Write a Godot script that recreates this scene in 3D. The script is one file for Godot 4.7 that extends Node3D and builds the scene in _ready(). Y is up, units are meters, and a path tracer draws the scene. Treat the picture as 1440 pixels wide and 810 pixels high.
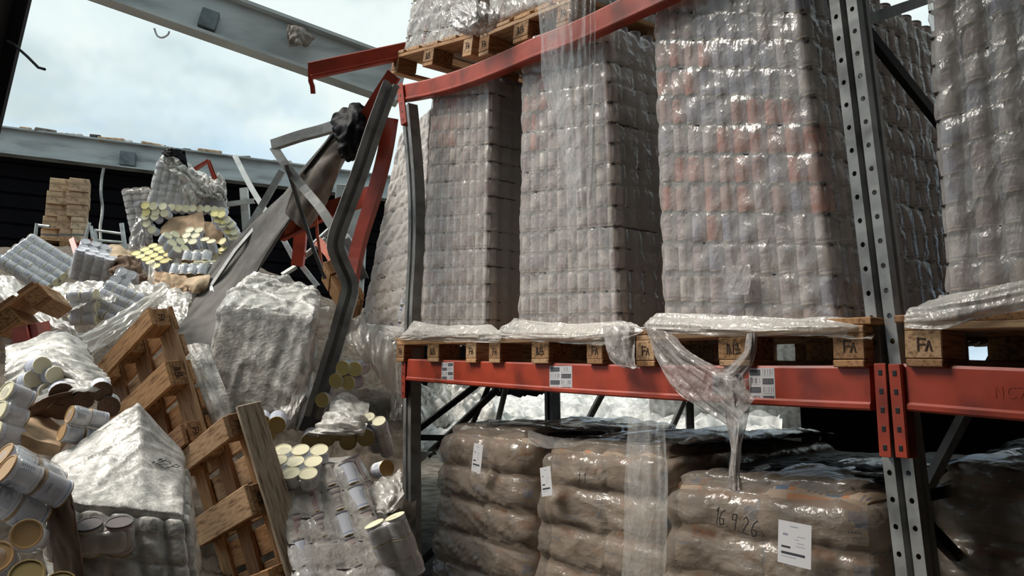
extends Node3D

const F := 1050.0
const EYE := Vector3(0, 1.65, 0)
const FRONT := -2.17          # the plane of the rack's front uprights
var CB: Basis
var rng := RandomNumberGenerator.new()
var used := {}
var M := {}
var noise := FastNoiseLite.new()
var cache := {}
var CAN: ArrayMesh


func _ready() -> void:
	rng.seed = 77
	noise.seed = 5
	noise.frequency = 1.0
	noise.fractal_type = FastNoiseLite.FRACTAL_NONE
	CB = Basis.from_euler(Vector3(deg_to_rad(7.0), deg_to_rad(54.3), 0))
	var cam := Camera3D.new()
	cam.name = "camera"
	add_child(cam)
	cam.transform = Transform3D(CB, EYE)
	cam.fov = rad_to_deg(2.0 * atan(405.0 / F))
	cam.near = 0.05
	cam.far = 400.0
	cam.current = true
	var we := WorldEnvironment.new()
	we.name = "environment"
	var env := Environment.new()
	env.background_mode = Environment.BG_SKY
	env.sky = Sky.new()
	env.sky.sky_material = cloudy_sky()
	env.background_energy_multiplier = 1.0
	env.tonemap_mode = Environment.TONE_MAPPER_LINEAR
	env.tonemap_exposure = 1.58
	env.sdfgi_enabled = true
	env.ssao_enabled = true
	env.ssil_enabled = true
	we.environment = env
	add_child(we)
	var sun := DirectionalLight3D.new()
	sun.name = "veiled_sun"
	add_child(sun)
	sun.look_at_from_position(Vector3(-4.6, 9.0, 5.6), Vector3.ZERO)
	sun.light_color = Color(1.0, 0.975, 0.94)
	sun.light_energy = 0.85
	sun.light_angular_distance = 24.0
	sun.sky_mode = DirectionalLight3D.SKY_MODE_LIGHT_ONLY
	sun.shadow_enabled = true
	make_materials()
	CAN = can_mesh(16)
	build_setting()
	build_rack()
	build_loads()
	build_sacks()
	build_wreck()
	build_rubble()
	build_films()


func cloudy_sky() -> PanoramaSkyMaterial:
	var w := 1024
	var h := 512
	var im := Image.create(w, h, false, Image.FORMAT_RGBF)
	var a := FastNoiseLite.new()
	a.seed = 11
	a.frequency = 0.55
	a.fractal_octaves = 5
	a.domain_warp_enabled = true
	a.domain_warp_amplitude = 0.8
	a.domain_warp_frequency = 0.5
	for y in h:
		var up := (0.5 - (y + 0.5) / h) * PI
		for x in w:
			var az := ((x + 0.5) / w - 0.5) * TAU
			var dir := Vector3(sin(az) * cos(up), sin(up), -cos(az) * cos(up))
			var e: float = maxf(dir.y, 0.0)
			var k := 1.0 / (e + 0.16)
			var n: float = a.get_noise_3d(dir.x * k * 1.0, dir.z * k * 1.0, 3.0)
			var n2: float = a.get_noise_3d(dir.x * k * 2.2 + 9.0, dir.z * k * 2.2, 8.0)
			var low: float = 1.0 - smoothstep(0.10, 0.34, e)
			var cover: float = clampf(0.78 + n * 1.0 - low * 0.42, 0.0, 1.0)
			var blue := Color(0.24, 0.40, 0.60).lerp(Color(0.37, 0.50, 0.56), smoothstep(0.1, 0.5, e))
			var cloud := Color(0.56, 0.625, 0.61).lerp(Color(0.40, 0.47, 0.47), smoothstep(0.0, 0.5, n2 + 0.05))
			var c := blue.lerp(cloud, cover)
			if dir.y < 0.0:
				c = Color(0.30, 0.30, 0.29)
			im.set_pixel(x, y, c)
	var m := PanoramaSkyMaterial.new()
	m.panorama = ImageTexture.create_from_image(im)
	return m


# ---------------------------------------------------------------- places
func P(x: float, y: float, d: float) -> Vector3:      # a point seen at pixel (x, y), d metres in front of the camera
	return EYE + CB * Vector3((x - 720.0) / F * d, (405.0 - y) / F * d, -d)


func WZ(x: float, y: float, z: float) -> Vector3:     # where that line of sight meets the upright plane z
	var r: Vector3 = CB * Vector3((x - 720.0) / F, (405.0 - y) / F, -1)
	return EYE + r * ((z - EYE.z) / r.z)


func frame(o: Vector3, x_end: Vector3, y_end: Vector3) -> Transform3D:
	var x := (x_end - o).normalized()
	var y := (y_end - o)
	y = (y - x * x.dot(y)).normalized()
	return Transform3D(Basis(x, y, x.cross(y)), o)


func nth(k: int) -> String:
	return ["first", "second", "third", "fourth", "fifth", "sixth", "seventh", "eighth", "ninth", "tenth", "eleventh", "twelfth", "thirteenth", "fourteenth", "fifteenth", "sixteenth"][k]


func rz(a: float) -> float:
	return rng.randf_range(-a, a)


# ---------------------------------------------------------------- objects
func numbered(called: String) -> String:
	var k: int = used.get(called, 0)
	used[called] = k + 1
	return called if k == 0 else "%s_%03d" % [called, k]


func tag(o: Node3D, label: String, category: String, group := "") -> Node3D:
	o.set_meta("label", label)
	o.set_meta("category", category)
	if group != "":
		o.set_meta("group", group)
	return o


func thing(called: String, label: String, category: String, at: Vector3, group := "") -> Node3D:
	var o := Node3D.new()
	o.name = numbered(called)
	add_child(o)
	o.position = at
	return tag(o, label, category, group)


func obj(called: String, mesh: Mesh, mat: Material, parent: Node3D = null, xf := Transform3D.IDENTITY) -> MeshInstance3D:
	var o := MeshInstance3D.new()
	o.mesh = mesh
	if mat:
		if mesh.get_surface_count() > 1:
			o.set_surface_override_material(0, mat)
		else:
			o.material_override = mat
	if parent == null:
		o.name = numbered(called)
		add_child(o)
	else:
		o.name = called
		parent.add_child(o, true)
	o.global_transform = xf
	return o


func structure(called: String, mesh: Mesh, mat: Material, parent: Node3D = null, xf := Transform3D.IDENTITY) -> MeshInstance3D:
	var o := obj(called, mesh, mat, parent, xf)
	if parent == null:
		o.set_meta("kind", "structure")
	return o


# ---------------------------------------------------------------- meshes
class MB:
	var v := PackedVector3Array()
	var n := PackedVector3Array()
	var t := PackedVector2Array()
	var ix := PackedInt32Array()

	func tri(a: Vector3, b: Vector3, c: Vector3) -> void:       # counter-clockwise from outside
		var nn := (b - a).cross(c - a).normalized()
		var k := v.size()
		v.append(a); v.append(b); v.append(c)
		for i in 3:
			n.append(nn)
			t.append(Vector2.ZERO)
		ix.append(k); ix.append(k + 2); ix.append(k + 1)

	func quad(a: Vector3, b: Vector3, c: Vector3, d: Vector3) -> void:
		var nn := (c - a).cross(d - b).normalized()
		var k := v.size()
		v.append(a); v.append(b); v.append(c); v.append(d)
		t.append(Vector2(0, 1)); t.append(Vector2(1, 1)); t.append(Vector2(1, 0)); t.append(Vector2(0, 0))
		for i in 4:
			n.append(nn)
		for i in [0, 2, 1, 0, 3, 2]:
			ix.append(k + i)

	func out_quad(a: Vector3, b: Vector3, c: Vector3, d: Vector3, mid: Vector3) -> void:
		if (c - a).cross(d - b).dot((a + b + c + d) * 0.25 - mid) >= 0.0:
			quad(a, b, c, d)
		else:
			quad(d, c, b, a)

	func out_tri(a: Vector3, b: Vector3, c: Vector3, mid: Vector3) -> void:
		if (b - a).cross(c - a).dot((a + b + c) / 3.0 - mid) >= 0.0:
			tri(a, b, c)
		else:
			tri(c, b, a)

	func box(size: Vector3, bev: float, xf := Transform3D.IDENTITY) -> void:
		var h := size * 0.5
		var b: float = minf(bev, minf(h.x, minf(h.y, h.z)) * 0.6)
		var p := {}
		for sx in [-1, 1]:
			for sy in [-1, 1]:
				for sz in [-1, 1]:
					p[[0, sx, sy, sz]] = xf * Vector3(sx * h.x, sy * (h.y - b), sz * (h.z - b))
					p[[1, sx, sy, sz]] = xf * Vector3(sx * (h.x - b), sy * h.y, sz * (h.z - b))
					p[[2, sx, sy, sz]] = xf * Vector3(sx * (h.x - b), sy * (h.y - b), sz * h.z)
		var o := xf.origin
		for s in [-1, 1]:
			out_quad(p[[0, s, -1, -1]], p[[0, s, 1, -1]], p[[0, s, 1, 1]], p[[0, s, -1, 1]], o)
			out_quad(p[[1, -1, s, -1]], p[[1, 1, s, -1]], p[[1, 1, s, 1]], p[[1, -1, s, 1]], o)
			out_quad(p[[2, -1, -1, s]], p[[2, 1, -1, s]], p[[2, 1, 1, s]], p[[2, -1, 1, s]], o)
			for r in [-1, 1]:
				out_quad(p[[0, s, r, -1]], p[[0, s, r, 1]], p[[1, s, r, 1]], p[[1, s, r, -1]], o)
				out_quad(p[[1, -1, s, r]], p[[1, 1, s, r]], p[[2, 1, s, r]], p[[2, -1, s, r]], o)
				out_quad(p[[0, s, -1, r]], p[[0, s, 1, r]], p[[2, s, 1, r]], p[[2, s, -1, r]], o)
				for q in [-1, 1]:
					out_tri(p[[0, s, r, q]], p[[1, s, r, q]], p[[2, s, r, q]], o)

	func grid(pts: PackedVector3Array, nu: int, nv: int, us := 1.0, vs := 1.0) -> void:      # nu x nv points, rows along u
		var k := v.size()
		v.append_array(pts)
		for j in nv:
			for i in nu:
				var a := pts[j * nu + maxi(i - 1, 0)]
				var b := pts[j * nu + mini(i + 1, nu - 1)]
				var c := pts[maxi(j - 1, 0) * nu + i]
				var d := pts[mini(j + 1, nv - 1) * nu + i]
				n.append((b - a).cross(d - c).normalized())
				t.append(Vector2(us * i / (nu - 1.0), vs * j / (nv - 1.0)))
		for j in nv - 1:
			for i in nu - 1:
				var q := k + j * nu + i
				ix.append(q); ix.append(q + nu + 1); ix.append(q + 1)
				ix.append(q); ix.append(q + nu); ix.append(q + nu + 1)

	func sweep(prof: PackedVector2Array, path: Array, side: Vector3, closed := true, caps := true) -> void:
		# prof: counter-clockwise outline; its x follows side, its y follows path x side
		var rings := []
		var sd := side
		for i in path.size():
			var tg: Vector3 = (path[mini(i + 1, path.size() - 1)] - path[maxi(i - 1, 0)]).normalized()
			sd = (sd - tg * tg.dot(sd)).normalized()
			var up := sd.cross(tg)
			var ring := PackedVector3Array()
			for q in prof:
				ring.append(path[i] + sd * q.x + up * q.y)
			rings.append(ring)
		var m := prof.size()
		for i in path.size() - 1:
			for j in (m if closed else m - 1):
				var j2 := (j + 1) % m
				quad(rings[i + 1][j], rings[i + 1][j2], rings[i][j2], rings[i][j])
		if caps and closed:
			var tr := Geometry2D.triangulate_polygon(prof)
			for e in [0, path.size() - 1]:
				var r: PackedVector3Array = rings[e]
				var away: Vector3 = path[e] - path[1 if e == 0 else e - 1]
				for j in range(0, tr.size(), 3):
					var a := r[tr[j]]
					var b := r[tr[j + 1]]
					var c := r[tr[j + 2]]
					if (b - a).cross(c - a).dot(away) > 0.0:
						tri(a, b, c)
					else:
						tri(c, b, a)

	func tube(path: Array, r: float, seg := 8, side := Vector3(0.31, 0.9, 0.2)) -> void:
		var pts := PackedVector3Array()
		var sd := side
		for i in path.size():
			var tg: Vector3 = (path[mini(i + 1, path.size() - 1)] - path[maxi(i - 1, 0)]).normalized()
			sd = (sd - tg * tg.dot(sd)).normalized()
			var up := sd.cross(tg)
			for j in seg + 1:
				var a := TAU * j / seg
				pts.append(path[i] + (sd * cos(a) + up * sin(a)) * r)
		grid(pts, seg + 1, path.size())

	func mesh(mat: Material = null, into: ArrayMesh = null) -> ArrayMesh:
		var am := into if into else ArrayMesh.new()
		var arr := []
		arr.resize(Mesh.ARRAY_MAX)
		arr[Mesh.ARRAY_VERTEX] = v
		arr[Mesh.ARRAY_NORMAL] = n
		arr[Mesh.ARRAY_TEX_UV] = t
		arr[Mesh.ARRAY_INDEX] = ix
		am.add_surface_from_arrays(Mesh.PRIMITIVE_TRIANGLES, arr)
		if mat:
			am.surface_set_material(am.get_surface_count() - 1, mat)
		return am


func bbox(size: Vector3, bev := 0.003) -> ArrayMesh:
	var key := "%.3f %.3f %.3f %.4f" % [size.x, size.y, size.z, bev]
	if not cache.has(key):
		var b := MB.new()
		b.box(size, bev)
		cache[key] = b.mesh()
	return cache[key]


func can_mesh(seg: int) -> ArrayMesh:
	# diameter 1, height 1, standing on its middle: surface 0 the label, 1 the lid, 2 the bare metal foot
	var bands := [
		[Vector2(0.5, 0.44), Vector2(0.488, 0.43), Vector2(0.488, -0.45), Vector2(0.5, -0.46)],
		[Vector2(0.0, 0.475), Vector2(0.43, 0.475), Vector2(0.45, 0.5), Vector2(0.49, 0.5), Vector2(0.5, 0.485), Vector2(0.5, 0.44)],
		[Vector2(0.5, -0.46), Vector2(0.5, -0.5), Vector2(0.46, -0.5), Vector2(0.44, -0.47), Vector2(0.0, -0.47)],
	]
	var am := ArrayMesh.new()
	for s in 3:
		var b := MB.new()
		var pr: Array = bands[s]
		for i in pr.size() - 1:
			var p: Vector2 = pr[i]
			var q: Vector2 = pr[i + 1]
			var k := b.v.size()
			var nr := Vector2(-(q.y - p.y), (q.x - p.x)).normalized()
			for j in seg + 1:
				var a := TAU * j / seg
				var c := Vector3(cos(a), 0, sin(a))
				b.v.append(c * p.x + Vector3(0, p.y, 0))
				b.v.append(c * q.x + Vector3(0, q.y, 0))
				for e in 2:
					b.n.append((c * nr.x + Vector3(0, nr.y, 0)).normalized())
				b.t.append(Vector2(float(j) / seg, 0.5 - p.y))
				b.t.append(Vector2(float(j) / seg, 0.5 - q.y))
			for j in seg:
				var w := k + 2 * j
				for e in [0, 1, 3, 0, 3, 2]:
					b.ix.append(w + e)
		b.mesh([M.label_white, M.lid, M.foot][s], am)
	return am


func spline(p: Array, t: float) -> Vector3:
	var m := p.size() - 1
	var f := clampf(t, 0.0, 1.0) * m
	var i := mini(int(f), m - 1)
	var a: Vector3 = p[maxi(i - 1, 0)]
	var b: Vector3 = p[i]
	var c: Vector3 = p[i + 1]
	var d: Vector3 = p[mini(i + 2, m)]
	return b.cubic_interpolate(c, a, d, f - i)


func curve(p: Array, k: int) -> Array:
	var out := []
	for i in k + 1:
		out.append(spline(p, float(i) / k))
	return out


func ridge(p: Vector3) -> float:
	return 1.0 - absf(noise.get_noise_3dv(p)) * 2.2


# a crumpled sheet through rows of points: amp in metres, fx and fy creases per metre along and across the rows
func sheet(rows: Array, nu: int, nv: int, amp: float, fx: float, fy: float, sd := 0.0, thick := 0.0) -> ArrayMesh:
	var lines := []
	for r in rows:
		lines.append(curve(r, nu - 1))
	var pts := PackedVector3Array()
	pts.resize(nu * nv)
	for i in nu:
		var col := []
		for r in lines:
			col.append(r[i])
		for j in nv:
			pts[j * nu + i] = spline(col, j / (nv - 1.0))
	var wide := lines[0][0].distance_to(lines[0][nu - 1]) as float
	var tall := (lines[0][0] as Vector3).distance_to(lines[lines.size() - 1][0])
	wide = maxf(wide, 0.2)
	tall = maxf(tall, 0.2)
	var out := PackedVector3Array()
	out.resize(nu * nv)
	var back := PackedVector3Array()
	back.resize(nu * nv)
	for j in nv:
		for i in nu:
			var a := pts[j * nu + maxi(i - 1, 0)]
			var b := pts[j * nu + mini(i + 1, nu - 1)]
			var c := pts[maxi(j - 1, 0) * nu + i]
			var d := pts[mini(j + 1, nv - 1) * nu + i]
			var nr := (b - a).cross(d - c).normalized()
			var u := wide * i / (nu - 1.0)
			var w := tall * j / (nv - 1.0)
			var q := Vector3(u * fx, w * fy, sd)
			var f: float = ridge(q) - 0.5 + 0.5 * (ridge(q * 2.3 + Vector3(7, 3, 1)) - 0.5) + 0.35 * noise.get_noise_3dv(q * 5.1)
			out[j * nu + i] = pts[j * nu + i] + nr * (f * amp * 0.6)
			back[j * nu + i] = out[j * nu + i] - nr * thick
	var m := MB.new()
	m.grid(out, nu, nv, wide, tall)
	if thick > 0.0:
		var rev := PackedVector3Array()
		for j in nv:
			for i in nu:
				rev.append(back[j * nu + nu - 1 - i])
		m.grid(rev, nu, nv, wide, tall)
		for i in nu - 1:
			m.quad(out[i], out[i + 1], back[i + 1], back[i])
			var e := (nv - 1) * nu + i
			m.quad(out[e + 1], out[e], back[e], back[e + 1])
		for j in nv - 1:
			m.quad(out[(j + 1) * nu], out[j * nu], back[j * nu], back[(j + 1) * nu])
			var e2 := j * nu + nu - 1
			m.quad(out[e2], out[e2 + nu], back[e2 + nu], back[e2])
	return m.mesh()


# ---------------------------------------------------------------- eight-cornered blocks
# corners in the order: front-bottom-left, front-bottom-right, front-top-left, front-top-right, then the same at the back
func tri3(h: Array, u: float, v: float, w: float) -> Vector3:
	var f: Vector3 = h[0].lerp(h[1], u).lerp(h[2].lerp(h[3], u), v)
	var b: Vector3 = h[4].lerp(h[5], u).lerp(h[6].lerp(h[7], u), v)
	return f.lerp(b, w)


func dims(h: Array) -> Vector3:
	return Vector3((h[0].distance_to(h[1]) + h[2].distance_to(h[3])) / 2.0, (h[0].distance_to(h[2]) + h[1].distance_to(h[3])) / 2.0, (h[0].distance_to(h[4]) + h[1].distance_to(h[5])) / 2.0)


func cell(h: Array, u: float, v: float, w: float) -> Transform3D:
	var o := tri3(h, u, v, w)
	var x := (tri3(h, u + 0.02, v, w) - tri3(h, u - 0.02, v, w)).normalized()
	var y := (tri3(h, u, v + 0.02, w) - tri3(h, u, v - 0.02, w)).normalized()
	x = (x - y * y.dot(x)).normalized()
	return Transform3D(Basis(x, y, x.cross(y)), o)


# the skin of such a block: rounded by r, pushed out by push(place in metres from the middle, outward direction)
func skin(h: Array, r: float, step: float, faces: Array, push: Callable, grow := 0.0) -> ArrayMesh:
	var d := dims(h)
	var half := d * 0.5
	var inner := Vector3(maxf(half.x - r, 0.0), maxf(half.y - r, 0.0), maxf(half.z - r, 0.0))
	var m := MB.new()
	for f in faces:
		var ax: int = f[0]
		var s: float = f[1]
		var ua := (ax + 1) % 3
		var va := (ax + 2) % 3
		if s < 0:
			var sw := ua
			ua = va
			va = sw
		var nu := int(d[ua] / step) + 3
		var nv := int(d[va] / step) + 3
		var pts := PackedVector3Array()
		for j in nv:
			for i in nu:
				var q := Vector3.ZERO
				q[ax] = s * half[ax]
				q[ua] = lerpf(-half[ua], half[ua], i / (nu - 1.0))
				q[va] = lerpf(-half[va], half[va], j / (nv - 1.0))
				var c := q.clamp(-inner, inner)
				var nr := (q - c).normalized()
				var p: Vector3 = c + nr * (r + grow + push.call(q, nr))
				pts.append(tri3(h, p.x / d.x + 0.5, p.y / d.y + 0.5, 0.5 - p.z / d.z))
		m.grid(pts, nu, nv, d[ua], d[va])
	return m.mesh()


func hexa(x0: float, y0: float, x1: float, y1: float, x2: float, y2: float, x3: float, y3: float, z: float, deep: float) -> Array:
	# front corners by pixel on the plane z (bottom left, bottom right, top left, top right), straight back by deep
	var a := [WZ(x0, y0, z), WZ(x1, y1, z), WZ(x2, y2, z), WZ(x3, y3, z)]
	var b := Vector3(0, 0, -deep)
	return [a[0], a[1], a[2], a[3], a[0] + b, a[1] + b, a[2] + b, a[3] + b]


func hexa_of(xf: Transform3D, size: Vector3) -> Array:      # xf at the middle of the front bottom edge ... x right, y up, z towards the viewer
	var out := []
	for k in 8:
		out.append(xf * Vector3(size.x * ((k & 1) - 0.5), size.y * ((k >> 1) & 1), -size.z * (k >> 2)))
	return out


# ---------------------------------------------------------------- materials
func noise_tex(sd: int, freq: float, oct: int, ramp: Array, size := 256, type := FastNoiseLite.TYPE_SIMPLEX_SMOOTH, frac := FastNoiseLite.FRACTAL_FBM) -> NoiseTexture2D:
	var f := FastNoiseLite.new()
	f.seed = sd
	f.frequency = freq
	f.noise_type = type
	f.fractal_type = frac
	f.fractal_octaves = oct
	var t := NoiseTexture2D.new()
	t.width = size
	t.height = size
	t.seamless = true
	t.noise = f
	if ramp.size() > 0:
		var g := Gradient.new()
		g.offsets = PackedFloat32Array()
		g.colors = PackedColorArray()
		var off := PackedFloat32Array()
		var col := PackedColorArray()
		for i in ramp.size():
			off.append(float(i) / (ramp.size() - 1))
			col.append(ramp[i])
		g.offsets = off
		g.colors = col
		t.color_ramp = g
	return t


func normal_tex(sd: int, freq: float, oct: int, strength: float, frac := FastNoiseLite.FRACTAL_RIDGED) -> NoiseTexture2D:
	var t := noise_tex(sd, freq, oct, [], 512, FastNoiseLite.TYPE_SIMPLEX_SMOOTH, frac)
	t.as_normal_map = true
	t.bump_strength = strength
	return t


func flat(c: Color, rough: float, metal := 0.0) -> StandardMaterial3D:
	var m := StandardMaterial3D.new()
	m.albedo_color = c
	m.roughness = rough
	m.metallic = metal
	return m


func grained(c: Color, tex: Texture2D, scale: Vector3, rough: float, metal := 0.0, nrm: Texture2D = null, ns := 1.0) -> StandardMaterial3D:
	var m := flat(c, rough, metal)
	m.albedo_texture = tex
	m.uv1_triplanar = true
	m.uv1_scale = scale
	if nrm:
		m.normal_enabled = true
		m.normal_texture = nrm
		m.normal_scale = ns
	return m


func film(c: Color, alpha: float, rough: float, nrm: Texture2D, scale: Vector3, ns: float) -> StandardMaterial3D:
	var m := flat(Color(c, alpha), rough)
	m.transparency = BaseMaterial3D.TRANSPARENCY_ALPHA
	m.cull_mode = BaseMaterial3D.CULL_DISABLED
	m.normal_enabled = true
	m.normal_texture = nrm
	m.normal_scale = ns
	m.uv1_triplanar = true
	m.uv1_scale = scale
	return m


func can_label(base: Color, panel: Color, ink: Color, stripe: Color, sd: int) -> StandardMaterial3D:
	var im := Image.create(256, 128, false, Image.FORMAT_RGB8)
	var r := RandomNumberGenerator.new()
	r.seed = sd
	im.fill(base)
	for k in 2:
		var x := 20 + 128 * k
		im.fill_rect(Rect2i(x, 18, 58, 84), panel)
		im.fill_rect(Rect2i(x + 64, 30, 26, 60), base.lerp(panel, 0.5))
		for j in 6:
			im.fill_rect(Rect2i(x + 66, 34 + j * 9, r.randi_range(10, 22), 3), ink)
		im.fill_rect(Rect2i(x + 8, 30, r.randi_range(30, 44), 9), ink)
		im.fill_rect(Rect2i(x + 12, 46, r.randi_range(20, 36), 6), base)
		im.fill_rect(Rect2i(x + 14, 62, 30, 26), panel.lerp(ink, 0.35))
		im.fill_rect(Rect2i(x + 20, 68, 16, 14), base.lerp(stripe, 0.5))
	im.fill_rect(Rect2i(0, 108, 256, 7), stripe)
	im.fill_rect(Rect2i(0, 8, 256, 4), stripe.lerp(base, 0.4))
	for k in 900:
		var x := r.randi_range(0, 255)
		var y := r.randi_range(0, 127)
		im.set_pixel(x, y, im.get_pixel(x, y).darkened(r.randf_range(0.0, 0.16)))
	var m := flat(Color.WHITE, 0.6)
	m.albedo_texture = ImageTexture.create_from_image(im)
	return m


func sack_print(sd: int) -> StandardMaterial3D:
	var im := Image.create(512, 256, false, Image.FORMAT_RGB8)
	var r := RandomNumberGenerator.new()
	r.seed = sd
	im.fill(Color(0.58, 0.50, 0.42))
	for k in 7:
		var c: Color = [Color(0.30, 0.38, 0.48), Color(0.62, 0.42, 0.28), Color(0.66, 0.60, 0.52), Color(0.52, 0.43, 0.34)][(k + sd) % 4]
		im.fill_rect(Rect2i(r.randi_range(0, 420), r.randi_range(20, 200), r.randi_range(50, 150), r.randi_range(18, 60)), c)
	for k in 5:
		var x := r.randi_range(10, 400)
		var y := r.randi_range(20, 220)
		for j in r.randi_range(4, 9):
			im.fill_rect(Rect2i(x + j * 9, y, r.randi_range(3, 7), 12), Color(0.22, 0.26, 0.36))
	for k in 5000:
		var x := r.randi_range(0, 511)
		var y := r.randi_range(0, 255)
		im.set_pixel(x, y, im.get_pixel(x, y).darkened(r.randf_range(0.0, 0.14)))
	var m := flat(Color.WHITE, 0.7)
	m.albedo_texture = ImageTexture.create_from_image(im)
	m.uv1_scale = Vector3(2.0, 5.5, 1)
	return m


func paper_print(sd: int, rows: int, cols: int, sheet_kind := 0) -> StandardMaterial3D:
	# printed paper: 0 a grid of bar-coded location labels, 1 an A4 delivery note
	var w := 192
	var h := 144 if sheet_kind == 0 else 224
	var im := Image.create(w, h, false, Image.FORMAT_RGB8)
	var r := RandomNumberGenerator.new()
	r.seed = sd
	im.fill(Color(0.78, 0.77, 0.78))
	if sheet_kind == 0:
		var cw := w / cols
		var ch := h / rows
		for j in rows:
			for i in cols:
				var x := i * cw + 6
				var y := j * ch + 5
				if (i + j + sd) % 2 == 0:
					im.fill_rect(Rect2i(x, y + 2, cw - 14, ch - 12), Color(0.22, 0.22, 0.25))
					for k in 9:
						im.fill_rect(Rect2i(x + 4 + k * (cw - 20) / 9, y + 5, 3, ch - 18), Color(0.5, 0.5, 0.52))
				else:
					for k in int((cw - 16) / 4.0):
						if r.randf() < 0.55:
							im.fill_rect(Rect2i(x + k * 4, y + 1, r.randi_range(1, 3), ch - 14), Color(0.3, 0.3, 0.33))
				im.fill_rect(Rect2i(x, y + ch - 9, cw - 26, 2), Color(0.5, 0.5, 0.52))
	else:
		im.fill_rect(Rect2i(70, 22, 46, 6), Color(0.55, 0.55, 0.58))
		im.fill_rect(Rect2i(28, 64, 30, 12), Color(0.50, 0.52, 0.56))
		for k in 4:
			im.fill_rect(Rect2i(90 + r.randi_range(0, 20), 70 + k * 17, r.randi_range(16, 60), 5), Color(0.6, 0.6, 0.63))
		im.fill_rect(Rect2i(20, 130, 54, 11), Color(0.16, 0.17, 0.2))
		im.fill_rect(Rect2i(20, 160, 138, 14), Color(0.2, 0.21, 0.24))
		im.fill_rect(Rect2i(20, 184, 90, 4), Color(0.55, 0.55, 0.58))
	var m := flat(Color.WHITE, 0.75)
	m.albedo_texture = ImageTexture.create_from_image(im)
	return m


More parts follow.
